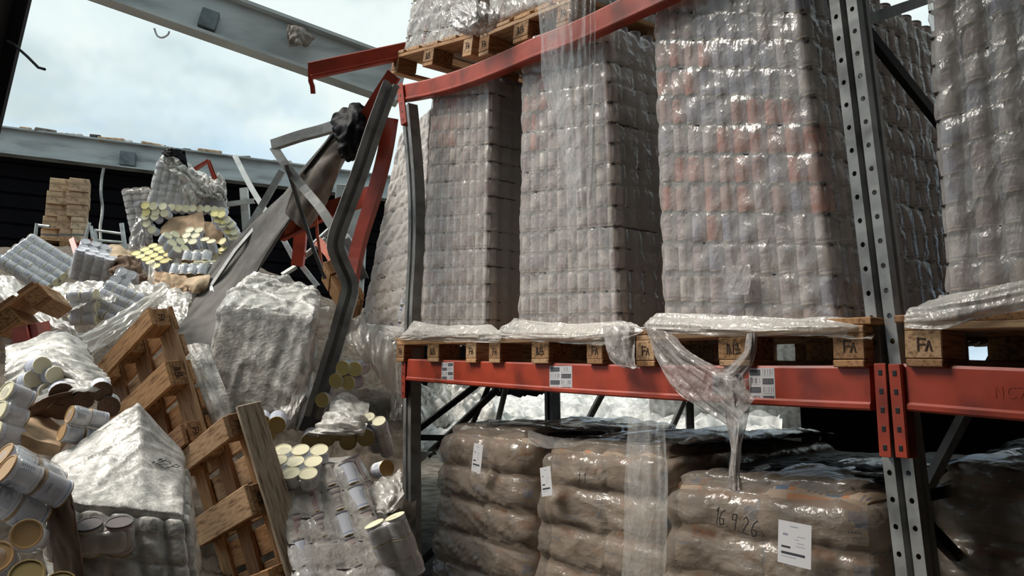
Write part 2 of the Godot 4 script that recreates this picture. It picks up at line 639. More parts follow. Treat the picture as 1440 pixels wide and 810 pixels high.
func make_materials() -> void:
	var grime := noise_tex(3, 0.012, 5, [Color(0.62, 0.62, 0.62), Color(0.9, 0.9, 0.9), Color(1, 1, 1)])
	var rough_w := noise_tex(4, 0.02, 5, [Color(0.45, 0.40, 0.34), Color(0.80, 0.76, 0.70), Color(1, 1, 1)])
	var grain := noise_tex(8, 0.02, 4, [Color(0.48, 0.42, 0.36), Color(0.86, 0.83, 0.80), Color(1, 1, 1), Color(0.70, 0.64, 0.58)])
	var crease := normal_tex(21, 0.010, 4, 10.0)
	var fine := normal_tex(22, 0.018, 3, 8.0)
	var dent := normal_tex(23, 0.008, 3, 6.0, FastNoiseLite.FRACTAL_FBM)
	M.steel = grained(Color(0.64, 0.64, 0.63), grime, Vector3(1.5, 1.5, 1.5), 0.42, 0.25, dent, 0.3)
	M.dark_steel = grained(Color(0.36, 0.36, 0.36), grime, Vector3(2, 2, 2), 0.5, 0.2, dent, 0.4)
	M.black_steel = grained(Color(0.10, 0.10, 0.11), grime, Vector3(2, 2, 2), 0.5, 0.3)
	M.white_steel = grained(Color(0.86, 0.87, 0.86), grime, Vector3(2, 2, 2), 0.45, 0.2)
	M.orange = grained(Color(0.70, 0.255, 0.15), grime, Vector3(1.3, 1.3, 1.3), 0.45, 0.0, dent, 0.15)
	M.pale_orange = grained(Color(0.90, 0.46, 0.33), grime, Vector3(2, 2, 2), 0.55)
	M.girder = grained(Color(0.74, 0.755, 0.745), grime, Vector3(0.25, 0.9, 0.25), 0.55)
	M.plate = grained(Color(0.44, 0.47, 0.48), grime, Vector3(1, 1, 1), 0.5, 0.2)
	M.cladding = grained(Color(0.055, 0.045, 0.055), grime, Vector3(0.5, 0.5, 0.5), 0.55)  # near-black: panel colour with the shade of the interior put in
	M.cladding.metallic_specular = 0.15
	M.pillar = grained(Color(0.17, 0.155, 0.16), grime, Vector3(1, 1, 1), 0.6)
	M.concrete = grained(Color(0.50, 0.49, 0.47), rough_w, Vector3(0.6, 0.6, 0.6), 0.9)
	M.indoor = grained(Color(0.26, 0.25, 0.25), grime, Vector3(0.4, 0.4, 0.4), 0.8)
	M.wood = []
	for c in [Color(0.80, 0.62, 0.43), Color(0.72, 0.54, 0.36), Color(0.76, 0.62, 0.47), Color(0.63, 0.47, 0.32)]:
		M.wood.append([grained(c, grain, Vector3(9, 9, 0.9), 0.72), grained(c, grain, Vector3(0.9, 9, 9), 0.72)])
	M.wood_grey = grained(Color(0.72, 0.66, 0.58), grain, Vector3(0.9, 9, 9), 0.75)
	M.chip = grained(Color(0.70, 0.55, 0.38), rough_w, Vector3(9, 9, 9), 0.8)
	M.burnt = flat(Color(0.27, 0.20, 0.15), 0.85)
	M.ink = flat(Color(0.10, 0.085, 0.08), 0.8)
	M.card = []
	for c in [Color(0.84, 0.71, 0.57), Color(0.79, 0.66, 0.53), Color(0.86, 0.75, 0.62)]:
		M.card.append(grained(c, grime, Vector3(2.5, 2.5, 2.5), 0.85, 0.0, dent, 0.3))
	M.card_dark = grained(Color(0.46, 0.35, 0.27), grime, Vector3(2.5, 2.5, 2.5), 0.85, 0.0, dent, 0.3)
	M.tape = flat(Color(0.62, 0.50, 0.38), 0.4)
	M.grey_tape = flat(Color(0.42, 0.43, 0.43), 0.35)
	M.lid = flat(Color(0.93, 0.90, 0.76), 0.5)
	M.lid_grey = flat(Color(0.40, 0.37, 0.37), 0.6)
	M.lid_pale = flat(Color(0.84, 0.84, 0.87), 0.5)
	M.lid_yellow = flat(Color(0.93, 0.88, 0.60), 0.5)
	M.lid_tan = flat(Color(0.72, 0.58, 0.40), 0.45)
	M.lid_olive = flat(Color(0.58, 0.50, 0.30), 0.5)
	M.foot = flat(Color(0.62, 0.52, 0.34), 0.35, 0.7)
	M.label_white = can_label(Color(0.88, 0.89, 0.91), Color(0.77, 0.79, 0.84), Color(0.52, 0.55, 0.63), Color(0.62, 0.68, 0.78), 1)
	M.white_labels = [M.label_white,
		can_label(Color(0.90, 0.90, 0.91), Color(0.72, 0.74, 0.80), Color(0.50, 0.52, 0.60), Color(0.76, 0.79, 0.85), 2),
		can_label(Color(0.82, 0.83, 0.87), Color(0.74, 0.75, 0.80), Color(0.54, 0.57, 0.64), Color(0.60, 0.65, 0.74), 3)]
	M.grey_labels = [
		can_label(Color(0.76, 0.71, 0.69), Color(0.58, 0.53, 0.53), Color(0.36, 0.33, 0.36), Color(0.62, 0.56, 0.55), 4),
		can_label(Color(0.72, 0.66, 0.64), Color(0.62, 0.52, 0.50), Color(0.40, 0.34, 0.36), Color(0.55, 0.48, 0.50), 5),
		can_label(Color(0.79, 0.75, 0.71), Color(0.64, 0.60, 0.58), Color(0.42, 0.40, 0.42), Color(0.56, 0.54, 0.56), 6)]
	M.red_labels = [
		can_label(Color(0.76, 0.46, 0.37), Color(0.70, 0.45, 0.38), Color(0.44, 0.30, 0.30), Color(0.74, 0.56, 0.50), 7),
		can_label(Color(0.70, 0.56, 0.51), Color(0.68, 0.47, 0.41), Color(0.42, 0.32, 0.33), Color(0.66, 0.52, 0.50), 8)]
	M.blue_labels = [
		can_label(Color(0.62, 0.61, 0.65), Color(0.55, 0.55, 0.61), Color(0.30, 0.31, 0.42), Color(0.52, 0.54, 0.64), 9)]
	M.shaded_side_label = can_label(Color(0.42, 0.39, 0.41), Color(0.36, 0.33, 0.36), Color(0.22, 0.2, 0.23), Color(0.34, 0.32, 0.36), 10)  # shade of the right-hand stack sides, put into the label colour
	M.pad = flat(Color(0.20, 0.17, 0.17), 0.9)
	M.core = flat(Color(0.40, 0.37, 0.37), 0.9)
	M.sacks = [sack_print(31), sack_print(32), sack_print(33)]
	M.film = film(Color(0.88, 0.85, 0.82), 0.31, 0.25, crease, Vector3(2.2, 1.4, 2.2), 0.4)
	M.film_thin = film(Color(0.86, 0.85, 0.83), 0.20, 0.16, crease, Vector3(2.5, 0.8, 2.5), 0.5)
	M.film_milky = film(Color(0.85, 0.83, 0.80), 0.55, 0.25, crease, Vector3(2.4, 1.6, 2.4), 0.7)
	M.film_grey = film(Color(0.70, 0.67, 0.65), 0.62, 0.24, crease, Vector3(3, 2, 3), 0.6)
	M.film_white = grained(Color(0.92, 0.90, 0.87), noise_tex(51, 0.012, 5, [Color(0.50, 0.51, 0.51), Color(0.74, 0.75, 0.75), Color(0.98, 0.98, 0.98), Color(0.88, 0.89, 0.89)], 512), Vector3(2.2, 2.2, 2.2), 0.40, 0.0, fine, 0.55)
	M.film_daylit = film(Color(0.90, 0.87, 0.84), 0.78, 0.25, crease, Vector3(2, 2, 2), 0.5)  # whitened to stand in for open daylight on the slumped stack
	M.film_sack = film(Color(0.60, 0.55, 0.50), 0.48, 0.25, crease, Vector3(1.6, 3.2, 1.6), 0.6)
	M.film_skirt = film(Color(0.74, 0.70, 0.66), 0.62, 0.25, crease, Vector3(1.5, 4, 1.5), 0.5)
	M.film_black = grained(Color(0.07, 0.065, 0.075), grime, Vector3(1, 1, 1), 0.6, 0.0, crease, 0.5)
	M.film_black.metallic_specular = 0.25
	M.rubber = flat(Color(0.06, 0.06, 0.065), 0.5)
	M.crumple = grained(Color(0.54, 0.51, 0.49), rough_w, Vector3(1.5, 1.5, 1.5), 0.6, 0.05, dent, 0.4)
	M.crumple_dark = grained(Color(0.34, 0.33, 0.32), rough_w, Vector3(1.5, 1.5, 1.5), 0.65, 0.05, dent, 0.3)
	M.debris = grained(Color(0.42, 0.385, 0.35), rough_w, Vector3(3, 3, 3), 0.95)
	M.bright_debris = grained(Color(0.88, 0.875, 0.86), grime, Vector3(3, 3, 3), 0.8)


# ---------------------------------------------------------------- the building
func i_profile(h: float, w: float, tf: float, tw: float) -> PackedVector2Array:
	var a := h / 2.0
	var b := w / 2.0
	var t := tw / 2.0
	return PackedVector2Array([Vector2(-b, -a), Vector2(b, -a), Vector2(b, -a + tf), Vector2(t, -a + tf), Vector2(t, a - tf), Vector2(b, a - tf), Vector2(b, a), Vector2(-b, a), Vector2(-b, a - tf), Vector2(-t, a - tf), Vector2(-t, -a + tf), Vector2(-b, -a + tf)])


func slab(called: String, lo: Vector3, hi: Vector3, mat: Material) -> MeshInstance3D:
	return structure(called, bbox(hi - lo, 0.01), mat, null, Transform3D(Basis(), (lo + hi) * 0.5))


func build_setting() -> void:
	slab("floor", Vector3(-26, -0.2, -26), Vector3(9, 0, 12), M.concrete)
	# the part of the hall that still stands: over and behind the photographer, and to the right, plus added shade slabs
	slab("ceiling", Vector3(0.3, 6.4, -12), Vector3(8.2, 6.7, 7.2), M.indoor)
	slab("added_shade_canopy", Vector3(-3.3, 6.4, -0.7), Vector3(0.25, 6.7, 7.2), M.indoor)  # added overhead slab, keeps the sun off the right of the rack
	slab("wall_right", Vector3(8, 0, -12), Vector3(8.3, 6.4, 7.2), M.indoor)
	slab("wall_back", Vector3(-4.0, 0, 7.0), Vector3(8.3, 6.4, 7.3), M.indoor)
	slab("added_shade_wall", Vector3(-2.3, 0, 0.9), Vector3(8.0, 5.2, 1.3), M.indoor)  # made-up unseen slab, added to darken the lower right of the rack
	slab("dark_shade_backing", Vector3(-2.45, 0, -3.85), Vector3(4.0, 1.55, -3.7), M.cladding)  # added dark slab standing in for the shade behind the right bay
	slab("wall_rear", Vector3(0.3, 0, -12.2), Vector3(8.3, 6.4, -11.9), M.indoor)
	# the far wall of horizontal cladding, darkened for shade, under a pale girder
	var a := P(-160, 198, 14.6)
	var b := P(660, 295, 18.0)
	var away := Vector3(a.z - b.z, 0, b.x - a.x).normalized()
	if away.dot(CB * Vector3(0, 0, -1)) < 0:
		away = -away
	var g := MB.new()
	g.sweep(i_profile(0.56, 0.30, 0.03, 0.03), [a + Vector3(0, 0.28, 0), b + Vector3(0, 0.28, 0)], away)
	var gi := structure("beam_far", g.mesh(), M.girder)
	for px in [[130, 206, 0.5], [268, 0, 0.0]]:
		if px[2] > 0.0:
			var t := 0.365
			var c := a.lerp(b, t) + Vector3(0, 0.2, 0) - away * 0.09
			structure("bracket_plate", bbox(Vector3(0.30, 0.30, 0.12), 0.01), M.plate, gi, Transform3D(Basis((b - a).normalized(), Vector3.UP, away), c))
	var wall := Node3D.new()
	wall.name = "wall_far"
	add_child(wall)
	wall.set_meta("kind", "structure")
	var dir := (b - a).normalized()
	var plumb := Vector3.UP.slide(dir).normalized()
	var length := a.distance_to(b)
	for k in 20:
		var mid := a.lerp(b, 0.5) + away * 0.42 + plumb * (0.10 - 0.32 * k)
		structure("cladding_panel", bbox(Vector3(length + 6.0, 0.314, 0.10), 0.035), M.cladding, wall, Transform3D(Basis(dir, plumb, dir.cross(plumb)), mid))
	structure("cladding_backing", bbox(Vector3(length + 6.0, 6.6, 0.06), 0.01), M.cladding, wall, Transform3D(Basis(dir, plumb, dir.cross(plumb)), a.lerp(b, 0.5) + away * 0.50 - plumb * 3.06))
	# broken roof edge left lying along the top of the girder
	for k in 16:
		var t: float = [0.20, 0.23, 0.27, 0.31, 0.335, 0.345, 0.36, 0.39, 0.405, 0.42, 0.43, 0.46, 0.50, 0.56, 0.63, 0.70][k]
		var c := a.lerp(b, t) + Vector3(0, 0.575 + rng.randf() * 0.03, 0)
		var s := Vector3(rng.randf_range(0.12, 0.5), rng.randf_range(0.03, 0.09), rng.randf_range(0.1, 0.25))
		var o := obj("roof_fragment", bbox(s, 0.015), [M.card[1], M.crumple, M.bright_debris, M.crumple_dark][k % 4], null, Transform3D(Basis(dir, Vector3.UP, dir.cross(Vector3.UP)) * Basis.from_euler(Vector3(rz(0.2), rz(0.4), rz(0.12))), c))
		tag(o, "small broken roof piece on top of the far girder, %s from the left" % nth(k), "debris", "broken roof pieces along the far girder")
	# the bare rafter crossing the sky
	var ra := P(-90, -118, 6.9)
	var rb := P(566, 118, 8.3)
	var rdir := (rb - ra).normalized()
	var rs := rdir.cross(Vector3.UP).normalized()
	var rm := MB.new()
	rm.sweep(i_profile(0.50, 0.20, 0.035, 0.03), [ra, rb], rs)
	var ro := structure("beam_rafter", rm.mesh(), M.girder)
	var up := rs.cross(rdir)
	if up.y < 0:
		up = -up
	var toward := -rs if rs.dot(CB * Vector3(0, 0, -1)) > 0 else rs
	for q in [[0.545, 0.17, 0.20], [0.295, 0.05, 0.30], [0.335, 0.05, 0.30]]:
		structure("stiffener_plate", bbox(Vector3(q[1], q[2], 0.1), 0.008), M.plate if q[1] > 0.1 else M.card_dark, ro, Transform3D(Basis(rdir, up, rdir.cross(up)), ra.lerp(rb, q[0]) + toward * 0.06 + up * (-0.09 if q[1] > 0.1 else 0.14)))
	var lump := sheet([[P(404, 38, 7.8), P(420, 40, 7.8), P(442, 56, 7.9)], [P(406, 52, 7.75), P(420, 50, 7.7), P(440, 56, 7.85)], [P(410, 66, 7.75), P(418, 64, 7.7), P(424, 60, 7.8)]], 22, 14, 0.03, 9, 9, 2.0, 0.02)
	tag(obj("torn_roofing", lump, M.crumple), "torn scrap of roofing caught on the bare rafter's top edge", "debris")
	var hook := MB.new()
	hook.tube(curve([P(217, 40, 7.5), P(221, 50, 7.5), P(228, 53, 7.5), P(236, 49, 7.5), P(238, 44, 7.5)], 12), 0.01, 6)
	tag(obj("wire_loop", hook.mesh(), M.white_steel), "thin pale wire loop hanging under the bare rafter", "wire")
	# the dark column at the picture's left edge, with a bent rod
	var cb := MB.new()
	cb.sweep(i_profile(0.3, 0.26, 0.02, 0.02), [P(-150, 560, 4.2), P(-3, -60, 4.2)], (CB * Vector3(1, 0, 0.35)).normalized())
	structure("pillar", cb.mesh(), M.pillar)
	var rod := MB.new()
	rod.tube([P(10, 58, 4.15), P(20, 63, 4.15), P(38, 79, 4.1), P(54, 95, 4.1), P(63, 97.5, 4.08)], 0.008, 7)
	tag(obj("bent_rod", rod.mesh(), M.pillar), "bent dark rod sticking out of the dark column into the sky", "rod")


# ---------------------------------------------------------------- racking
# a perforated upright: two punched front flanges beside a groove, returned sides. Built along +y from 0 to h, front towards +z, outer size w x dp
func upright_mesh(h: float, w: float, dp: float, pitch := 0.075) -> ArrayMesh:
	var key := "upright %.2f %.3f" % [h, w]
	if cache.has(key):
		return cache[key]
	var m := MB.new()
	var gw := w * 0.24           # groove
	var fw := (w - gw) / 2.0     # flange
	var gd := dp * 0.35
	var t := 0.004
	for s in [-1, 1]:
		var x0: float = -w / 2 if s < 0 else gw / 2
		var cx := x0 + fw / 2
		var n := int(h / pitch)
		var r := 0.0075
		for k in n:
			var y0 := k * pitch
			var cy := y0 + pitch / 2
			var ring := []
			for a in 8:
				ring.append(Vector3(cx + r * cos(TAU * (a + 0.5) / 8), cy + r * 1.15 * sin(TAU * (a + 0.5) / 8), 0))
			var rect := [Vector3(x0 + fw, cy + pitch * 0.2, 0), Vector3(x0 + fw * 0.75, y0 + pitch, 0), Vector3(x0 + fw * 0.25, y0 + pitch, 0), Vector3(x0, cy + pitch * 0.2, 0), Vector3(x0, cy - pitch * 0.2, 0), Vector3(x0 + fw * 0.25, y0, 0), Vector3(x0 + fw * 0.75, y0, 0), Vector3(x0 + fw, cy - pitch * 0.2, 0)]
			for a in 8:
				var b := (a + 1) % 8
				m.quad(ring[a], rect[a], rect[b], ring[b])
				m.quad(ring[b], ring[b] + Vector3(0, 0, -t), ring[a] + Vector3(0, 0, -t), ring[a])
			for q in [[Vector3(x0 + fw, y0 + pitch, 0), rect[1], rect[0]], [Vector3(x0, y0 + pitch, 0), rect[3], rect[2]], [Vector3(x0, y0, 0), rect[5], rect[4]], [Vector3(x0 + fw, y0, 0), rect[7], rect[6]]]:
				m.tri(q[0], q[1], q[2])
	# groove, sides and back returns, seen from outside
	var e := w / 2
	var g := gw / 2
	var sec := [Vector3(-g, 0, 0), Vector3(-g * 0.7, 0, -gd), Vector3(g * 0.7, 0, -gd), Vector3(g, 0, 0)]
	var up := Vector3(0, h, 0)
	for k in 3:
		m.quad(sec[k], sec[k + 1], sec[k + 1] + up, sec[k] + up)
	for s in [-1.0, 1.0]:
		var c := [Vector3(s * e, 0, 0), Vector3(s * e, 0, -dp * 0.45), Vector3(s * (e - 0.008), 0, -dp * 0.5), Vector3(s * (e - 0.008), 0, -dp * 0.7), Vector3(s * e, 0, -dp * 0.75), Vector3(s * e, 0, -dp), Vector3(s * (e - 0.02), 0, -dp)]
		for k in c.size() - 1:
			if s > 0:
				m.quad(c[k], c[k + 1], c[k + 1] + up, c[k] + up)
			else:
				m.quad(c[k + 1], c[k], c[k] + up, c[k + 1] + up)
	cache[key] = m.mesh()
	return cache[key]


# the same post bent: a folded channel swept along a crooked path
func post_profile(w: float, d: float) -> PackedVector2Array:
	var a := w / 2
	var t := 0.006
	return PackedVector2Array([Vector2(-a, 0), Vector2(-a * 0.28, 0), Vector2(-a * 0.2, d * 0.34), Vector2(a * 0.2, d * 0.34), Vector2(a * 0.28, 0), Vector2(a, 0), Vector2(a, d), Vector2(a - t * 3, d), Vector2(a - t * 3, d - t), Vector2(a - t, d - t), Vector2(a - t, t), Vector2(a * 0.36, t), Vector2(a * 0.27, d * 0.34 + t), Vector2(-a * 0.27, d * 0.34 + t), Vector2(-a * 0.36, t), Vector2(-a + t, t), Vector2(-a + t, d - t), Vector2(-a + t * 3, d - t), Vector2(-a + t * 3, d), Vector2(-a, d)])


func beam_profile(h: float, d: float) -> PackedVector2Array:
	# box beam with the step that carries the deck: x is the thickness (front at +), y the height
	return PackedVector2Array([Vector2(0, -h / 2), Vector2(d * 0.9, -h / 2), Vector2(d, -h / 2 + 0.006), Vector2(d, -h * 0.36), Vector2(d * 0.88, -h * 0.31), Vector2(d * 0.88, h * 0.44), Vector2(d * 0.8, h / 2), Vector2(0, h / 2)])


func channel_profile(w: float, d: float, t := 0.004) -> PackedVector2Array:
	return PackedVector2Array([Vector2(-w / 2, 0), Vector2(w / 2, 0), Vector2(w / 2, d), Vector2(w / 2 - t, d), Vector2(w / 2 - t, t), Vector2(-w / 2 + t, t), Vector2(-w / 2 + t, d), Vector2(-w / 2, d)])


func bar(parent: Node3D, called: String, path: Array, prof: PackedVector2Array, side: Vector3, mat: Material) -> MeshInstance3D:
	var m := MB.new()
	m.sweep(prof, path, side)
	return obj(called, m.mesh(), mat, parent)


func connector(parent: Node3D, a: Vector3, b: Vector3, w: float, hand: float) -> void:
	# beam end plate over the post's front: five keyhole slots, folded back along the post's side
	var x := Vector3(1, 0, 0)
	var y := (b - a).normalized()
	var h := a.distance_to(b)
	var xf := Transform3D(Basis(x, y, x.cross(y)), a)
	var m := MB.new()
	m.box(Vector3(w, h, 0.005), 0.0015, xf * Transform3D(Basis(), Vector3(0, h / 2, 0)))
	m.box(Vector3(0.005, h, 0.05), 0.0015, xf * Transform3D(Basis(), Vector3(-hand * w / 2, h / 2, -0.025)))
	var o := obj("end_connector", m.mesh(), M.orange, parent)
	for k in 5:
		var c := MB.new()
		c.tube([Vector3(0, 0, -0.001), Vector3(0, 0, 0.0034)], 0.0075, 8, Vector3(0, 1, 0))
		var c2 := MB.new()
		c2.box(Vector3(0.012, 0.017, 0.004), 0.002)
		obj("slot", c2.mesh(), M.rubber, o, xf * Transform3D(Basis(), Vector3(0, h * (0.1 + 0.2 * k), 0.0018)))


func build_rack() -> void:
	# right upright frame
	var fr := thing("rack_frame", "tall grey perforated rack upright with red beam connectors, right of the middle stacks", "rack upright", Vector3(-1.15, 0, FRONT))
	var lo := WZ(1292, 900, FRONT)
	var hi := WZ(1174, -90, FRONT)
	var y := (hi - lo).normalized()
	var z := Vector3(1, 0, 0).cross(y).normalized()
	var base := lo - y * (lo.y / y.y)
	var rx := Transform3D(Basis(Vector3(1, 0, 0).slide(y).normalized(), y, z), base)
	var w := 0.088
	obj("post", upright_mesh(4.2, w, 0.075), M.steel, fr, rx)
	obj("post", upright_mesh(4.2, w, 0.075), M.steel, fr, rx.translated(Vector3(0, 0, -1.1)))
	obj("base_plate", bbox(Vector3(0.16, 0.01, 0.14), 0.002), M.steel, fr, Transform3D(Basis(), base + Vector3(0, 0.005, -0.04)))
	obj("base_plate", bbox(Vector3(0.16, 0.01, 0.14), 0.002), M.steel, fr, Transform3D(Basis(), base + Vector3(0, 0.005, -1.14)))
	var on := func(h: float, back: float) -> Vector3: return base + y * h + Vector3(0.0, 0, -0.035 - back)
	for q in [[2.86, 0.0, 2.30, 1.08, 0], [2.78, 0.0, 3.30, 1.08, 1], [1.25, 0.02, 1.95, 1.06, 1], [1.31, 0.02, 1.33, 1.08, 0], [0.55, 1.06, 1.25, 0.04, 0]]:
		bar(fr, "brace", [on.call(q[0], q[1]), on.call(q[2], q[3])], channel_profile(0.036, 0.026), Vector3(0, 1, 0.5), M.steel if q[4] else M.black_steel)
	# left upright frame, slightly bowed
	var fl := thing("rack_frame", "grey perforated rack upright at the left end of the long red beam", "rack upright", Vector3(-4.1, 0, FRONT))
	var path := []
	for q in [[573, 900], [573, 780], [572, 640], [573, 520], [574, 440], [579, 340], [578, 260], [571, 170], [569, 150]]:
		path.append(WZ(q[0], q[1], FRONT))
	path[0].y = 0.0
	bar(fl, "post", curve(path, 30), post_profile(0.098, 0.07), Vector3(-1, 0, 0), M.steel)
	var rear := []
	for q in path:
		rear.append(q + Vector3(0, 0, -1.1))
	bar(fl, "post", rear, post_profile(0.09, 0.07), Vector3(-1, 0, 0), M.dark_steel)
	var lb: Vector3 = path[2]
	var at := func(h: float, back: float) -> Vector3: return Vector3(lb.x, h, FRONT - 0.04 - back)
	for q in [[1.32, 0.0, 2.0, 1.08], [1.30, 0.0, 1.24, 1.08], [0.5, 0.0, 1.24, 1.08]]:
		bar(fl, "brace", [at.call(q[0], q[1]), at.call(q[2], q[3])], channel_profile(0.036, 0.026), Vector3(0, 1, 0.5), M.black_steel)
	# beams: the long one between the frames, sagging a little under its pallets
	var zf := FRONT + 0.035
	var b1 := thing("rack_beam", "long orange-red box beam with paper location labels under the shrink-wrapped stacks", "rack beam", Vector3(-2.6, 1.6, zf))
	var mid := []
	var n := 14
	for k in n + 1:
		var t := float(k) / n
		var x := lerpf(571, 1222, t)
		var top := lerpf(505.5, 514.0, t) + 3.2 * sin(PI * t)
		var bot := lerpf(534.5, 577.5, t) + 4.0 * sin(PI * t)
		mid.append((WZ(x, top, zf) + WZ(x, bot, zf)) * 0.5)
	var hb := WZ(1222, 514, zf).distance_to(WZ(1222, 577.5, zf))
	var prof := beam_profile(hb, 0.05)
	var b1m := MB.new()
	b1m.sweep(PackedVector2Array(Array(prof).map(func(p): return Vector2(p.x - 0.05, p.y))), mid, Vector3(0, 0, 1))
	var body := obj("beam_body", b1m.mesh(), M.orange, b1)
	connector(b1, WZ(567, 560, zf), WZ(568, 492, zf), 0.05, 1)
	connector(b1, WZ(1246, 643, zf + 0.006), WZ(1237.5, 511, zf + 0.006), 0.034, 1)
	for q in [[628, 522, 0.128, 0.098, 61], [787, 533, 0.158, 0.116, 62], [1022, 545, 0.13, 0.10, 63], [1070, 542, 0.10, 0.115, 64]]:
		var c := WZ(q[0], q[1], zf)
		var k := 0
		for i in mid.size():
			if mid[i].x <= c.x:
				k = i
		var lx := Transform3D(Basis(Vector3(1, 0, 0).rotated(Vector3(0, 0, 1), rz(0.02)), Vector3(0, 1, 0), Vector3(0, 0, 1)), Vector3(c.x, c.y, zf - 0.0055))
		obj("location_label", bbox_front(q[2], q[3], 0.0012), paper_print(q[4], 4, 2), body, lx)
	# rear beam of the same bay
	var b2 := thing("rack_beam", "dark rear box beam behind the shrink-wrapped stacks' pallets", "rack beam", Vector3(-2.6, 1.6, FRONT - 1.1))
	var b2m := MB.new()
	b2m.sweep(beam_profile(hb, 0.05), [mid[0] + Vector3(0, 0, -1.16), mid[n] + Vector3(0.05, 0, -1.16)], Vector3(0, 0, -1))
	obj("beam_body", b2m.mesh(), M.orange, b2)
	# right bay beam
	var b3 := thing("rack_beam", "orange-red box beam right of the perforated upright, running out of view", "rack beam", Vector3(-0.6, 1.6, zf))
	var r0 := (WZ(1268, 516, zf) + WZ(1268, 573, zf)) * 0.5
	var r1 := (WZ(1460, 520, zf) + WZ(1460, 593, zf)) * 0.5
	var r2 := r0 + (r1 - r0).normalized() * 2.9
	var b3m := MB.new()
	b3m.sweep(PackedVector2Array(Array(beam_profile(0.132, 0.05)).map(func(p): return Vector2(p.x - 0.05, p.y))), [r0, r2], Vector3(0, 0, 1))
	var b3b := obj("beam_body", b3m.mesh(), M.orange, b3)
	connector(b3, WZ(1268.5, 644, zf + 0.006), WZ(1257.5, 512, zf + 0.006), 0.034, -1)
	var tm := TextMesh.new()
	tm.text = "NC7"
	tm.font = SystemFont.new()
	tm.font.font_names = PackedStringArray(["Droid Sans"])
	tm.font_size = 12
	tm.pixel_size = 0.0032
	tm.depth = 0.002
	obj("stamped_lettering", tm, M.orange, b3b, Transform3D(Basis(), WZ(1420, 552, zf - 0.006)))
	var b4 := thing("rack_beam", "rear box beam of the dark right-hand bay", "rack beam", Vector3(-0.6, 1.6, FRONT - 1.1))
	var b4m := MB.new()
	b4m.sweep(beam_profile(0.132, 0.05), [r0 + Vector3(0, 0, -1.16), r2 + Vector3(0, 0, -1.16)], Vector3(0, 0, -1))
	obj("beam_body", b4m.mesh(), M.orange, b4)
	# upper beam of the left bay, dropped and bent, with the torn-off neighbour on its left
	var b5 := thing("rack_beam", "bent orange-red upper beam sloping across above the shrink-wrapped stacks", "rack beam", WZ(720, 80, zf))
	var up := []
	for q in [[559, 131], [600, 123], [650, 108], [700, 88], [750, 66], [800, 47], [850, 24], [900, 0], [960, -30], [1070, -95], [1165, -165]]:
		up.append(WZ(q[0], q[1], zf + 0.05))
	bar(b5, "beam_body", curve(up, 30), PackedVector2Array(Array(beam_profile(0.105, 0.05)).map(func(p): return Vector2(p.x - 0.05, p.y))), Vector3(0, 0, 1), M.orange)
	connector(b5, WZ(568, 174, zf + 0.056), WZ(562, 118, zf + 0.056), 0.075, 1)
	var b6 := thing("rack_beam", "short orange-red beam stub jutting left into the sky below the grey rafter", "rack beam", P(500, 95, 4.9))
	bar(b6, "beam_body", [P(436, 101.5, 4.9), P(500, 88, 4.95), P(575, 72, 5.0)], beam_profile(0.105, 0.05), CB * Vector3(0, 0, 1), M.orange)
	bar(b6, "torn_end", [P(436, 92, 4.88), P(436.5, 114, 4.88), P(439, 121, 4.88), P(440, 132, 4.9)], channel_profile(0.03, 0.02), CB * Vector3(1, 0, 0), M.orange)


func bbox_front(w: float, h: float, t: float) -> ArrayMesh:
	# a thin sheet whose front carries the whole picture
	var m := MB.new()
	var a := Vector3(-w / 2, -h / 2, 0)
	var b := Vector3(w / 2, -h / 2, 0)
	var c := Vector3(w / 2, h / 2, 0)
	var d := Vector3(-w / 2, h / 2, 0)
	var k := Vector3(0, 0, -t)
	m.quad(a, b, c, d)
	m.quad(b + k, a + k, d + k, c + k)
	for q in [[a, b], [b, c], [c, d], [d, a]]:
		m.quad(q[1], q[0], q[0] + k, q[1] + k)
	return m.mesh()


# ---------------------------------------------------------------- wooden pallets: x the width, y up, z the length, middle of the footprint at the origin
func pallet(xf: Transform3D, w: float, l: float, label: String, group := "", stamps := true, bend := 0.0, nd := 5, dirty := 0) -> Node3D:
	var o := thing("wooden_pallet", label, "pallet", xf.origin, group)
	o.transform = xf
	var wd = func() -> Material: return M.wood[(rng.randi() + dirty) % 4][0]
	var wx = func() -> Material: return M.wood[(rng.randi() + dirty) % 4][1]
	var put := func(called: String, size: Vector3, at: Vector3, mat: Material) -> MeshInstance3D:
		return obj(called, bbox(size, 0.003), mat, o, xf * Transform3D(Basis.from_euler(Vector3(rz(0.004 + bend), rz(0.006 + bend), rz(0.004 + bend))), at))
	var bw := 0.1
	for i in 3:
		var x := (w / 2 - bw / 2) * (i - 1)
		put.call("bottom_board", Vector3(bw if i != 1 else bw * 1.3, 0.022, l), Vector3(x, 0.011, 0), wd.call())
		for k in 3:
			var zz := (l / 2 - 0.07) * (k - 1)
			var size := Vector3(bw if i != 1 else bw * 1.3, 0.078, 0.14)
			var b: MeshInstance3D = put.call("block", size, Vector3(x, 0.061, zz), M.chip if (i + k) % 2 else wd.call())
			if stamps and k == 2:
				stamp(b, size, [i, 1][int(i == 1)])
	for k in 3:
		put.call("stringer_board", Vector3(w, 0.022, 0.14), Vector3(0, 0.111, (l / 2 - 0.07) * (k - 1)), wx.call())
	for i in nd:
		var x := (w / 2 - 0.06) * (2.0 * i / (nd - 1) - 1.0)
		put.call("deck_board", Vector3((w - 0.07) / nd * (1.0 if i % 2 == 0 else 0.88), 0.022, l), Vector3(x, 0.133, 0), wd.call())
	return o


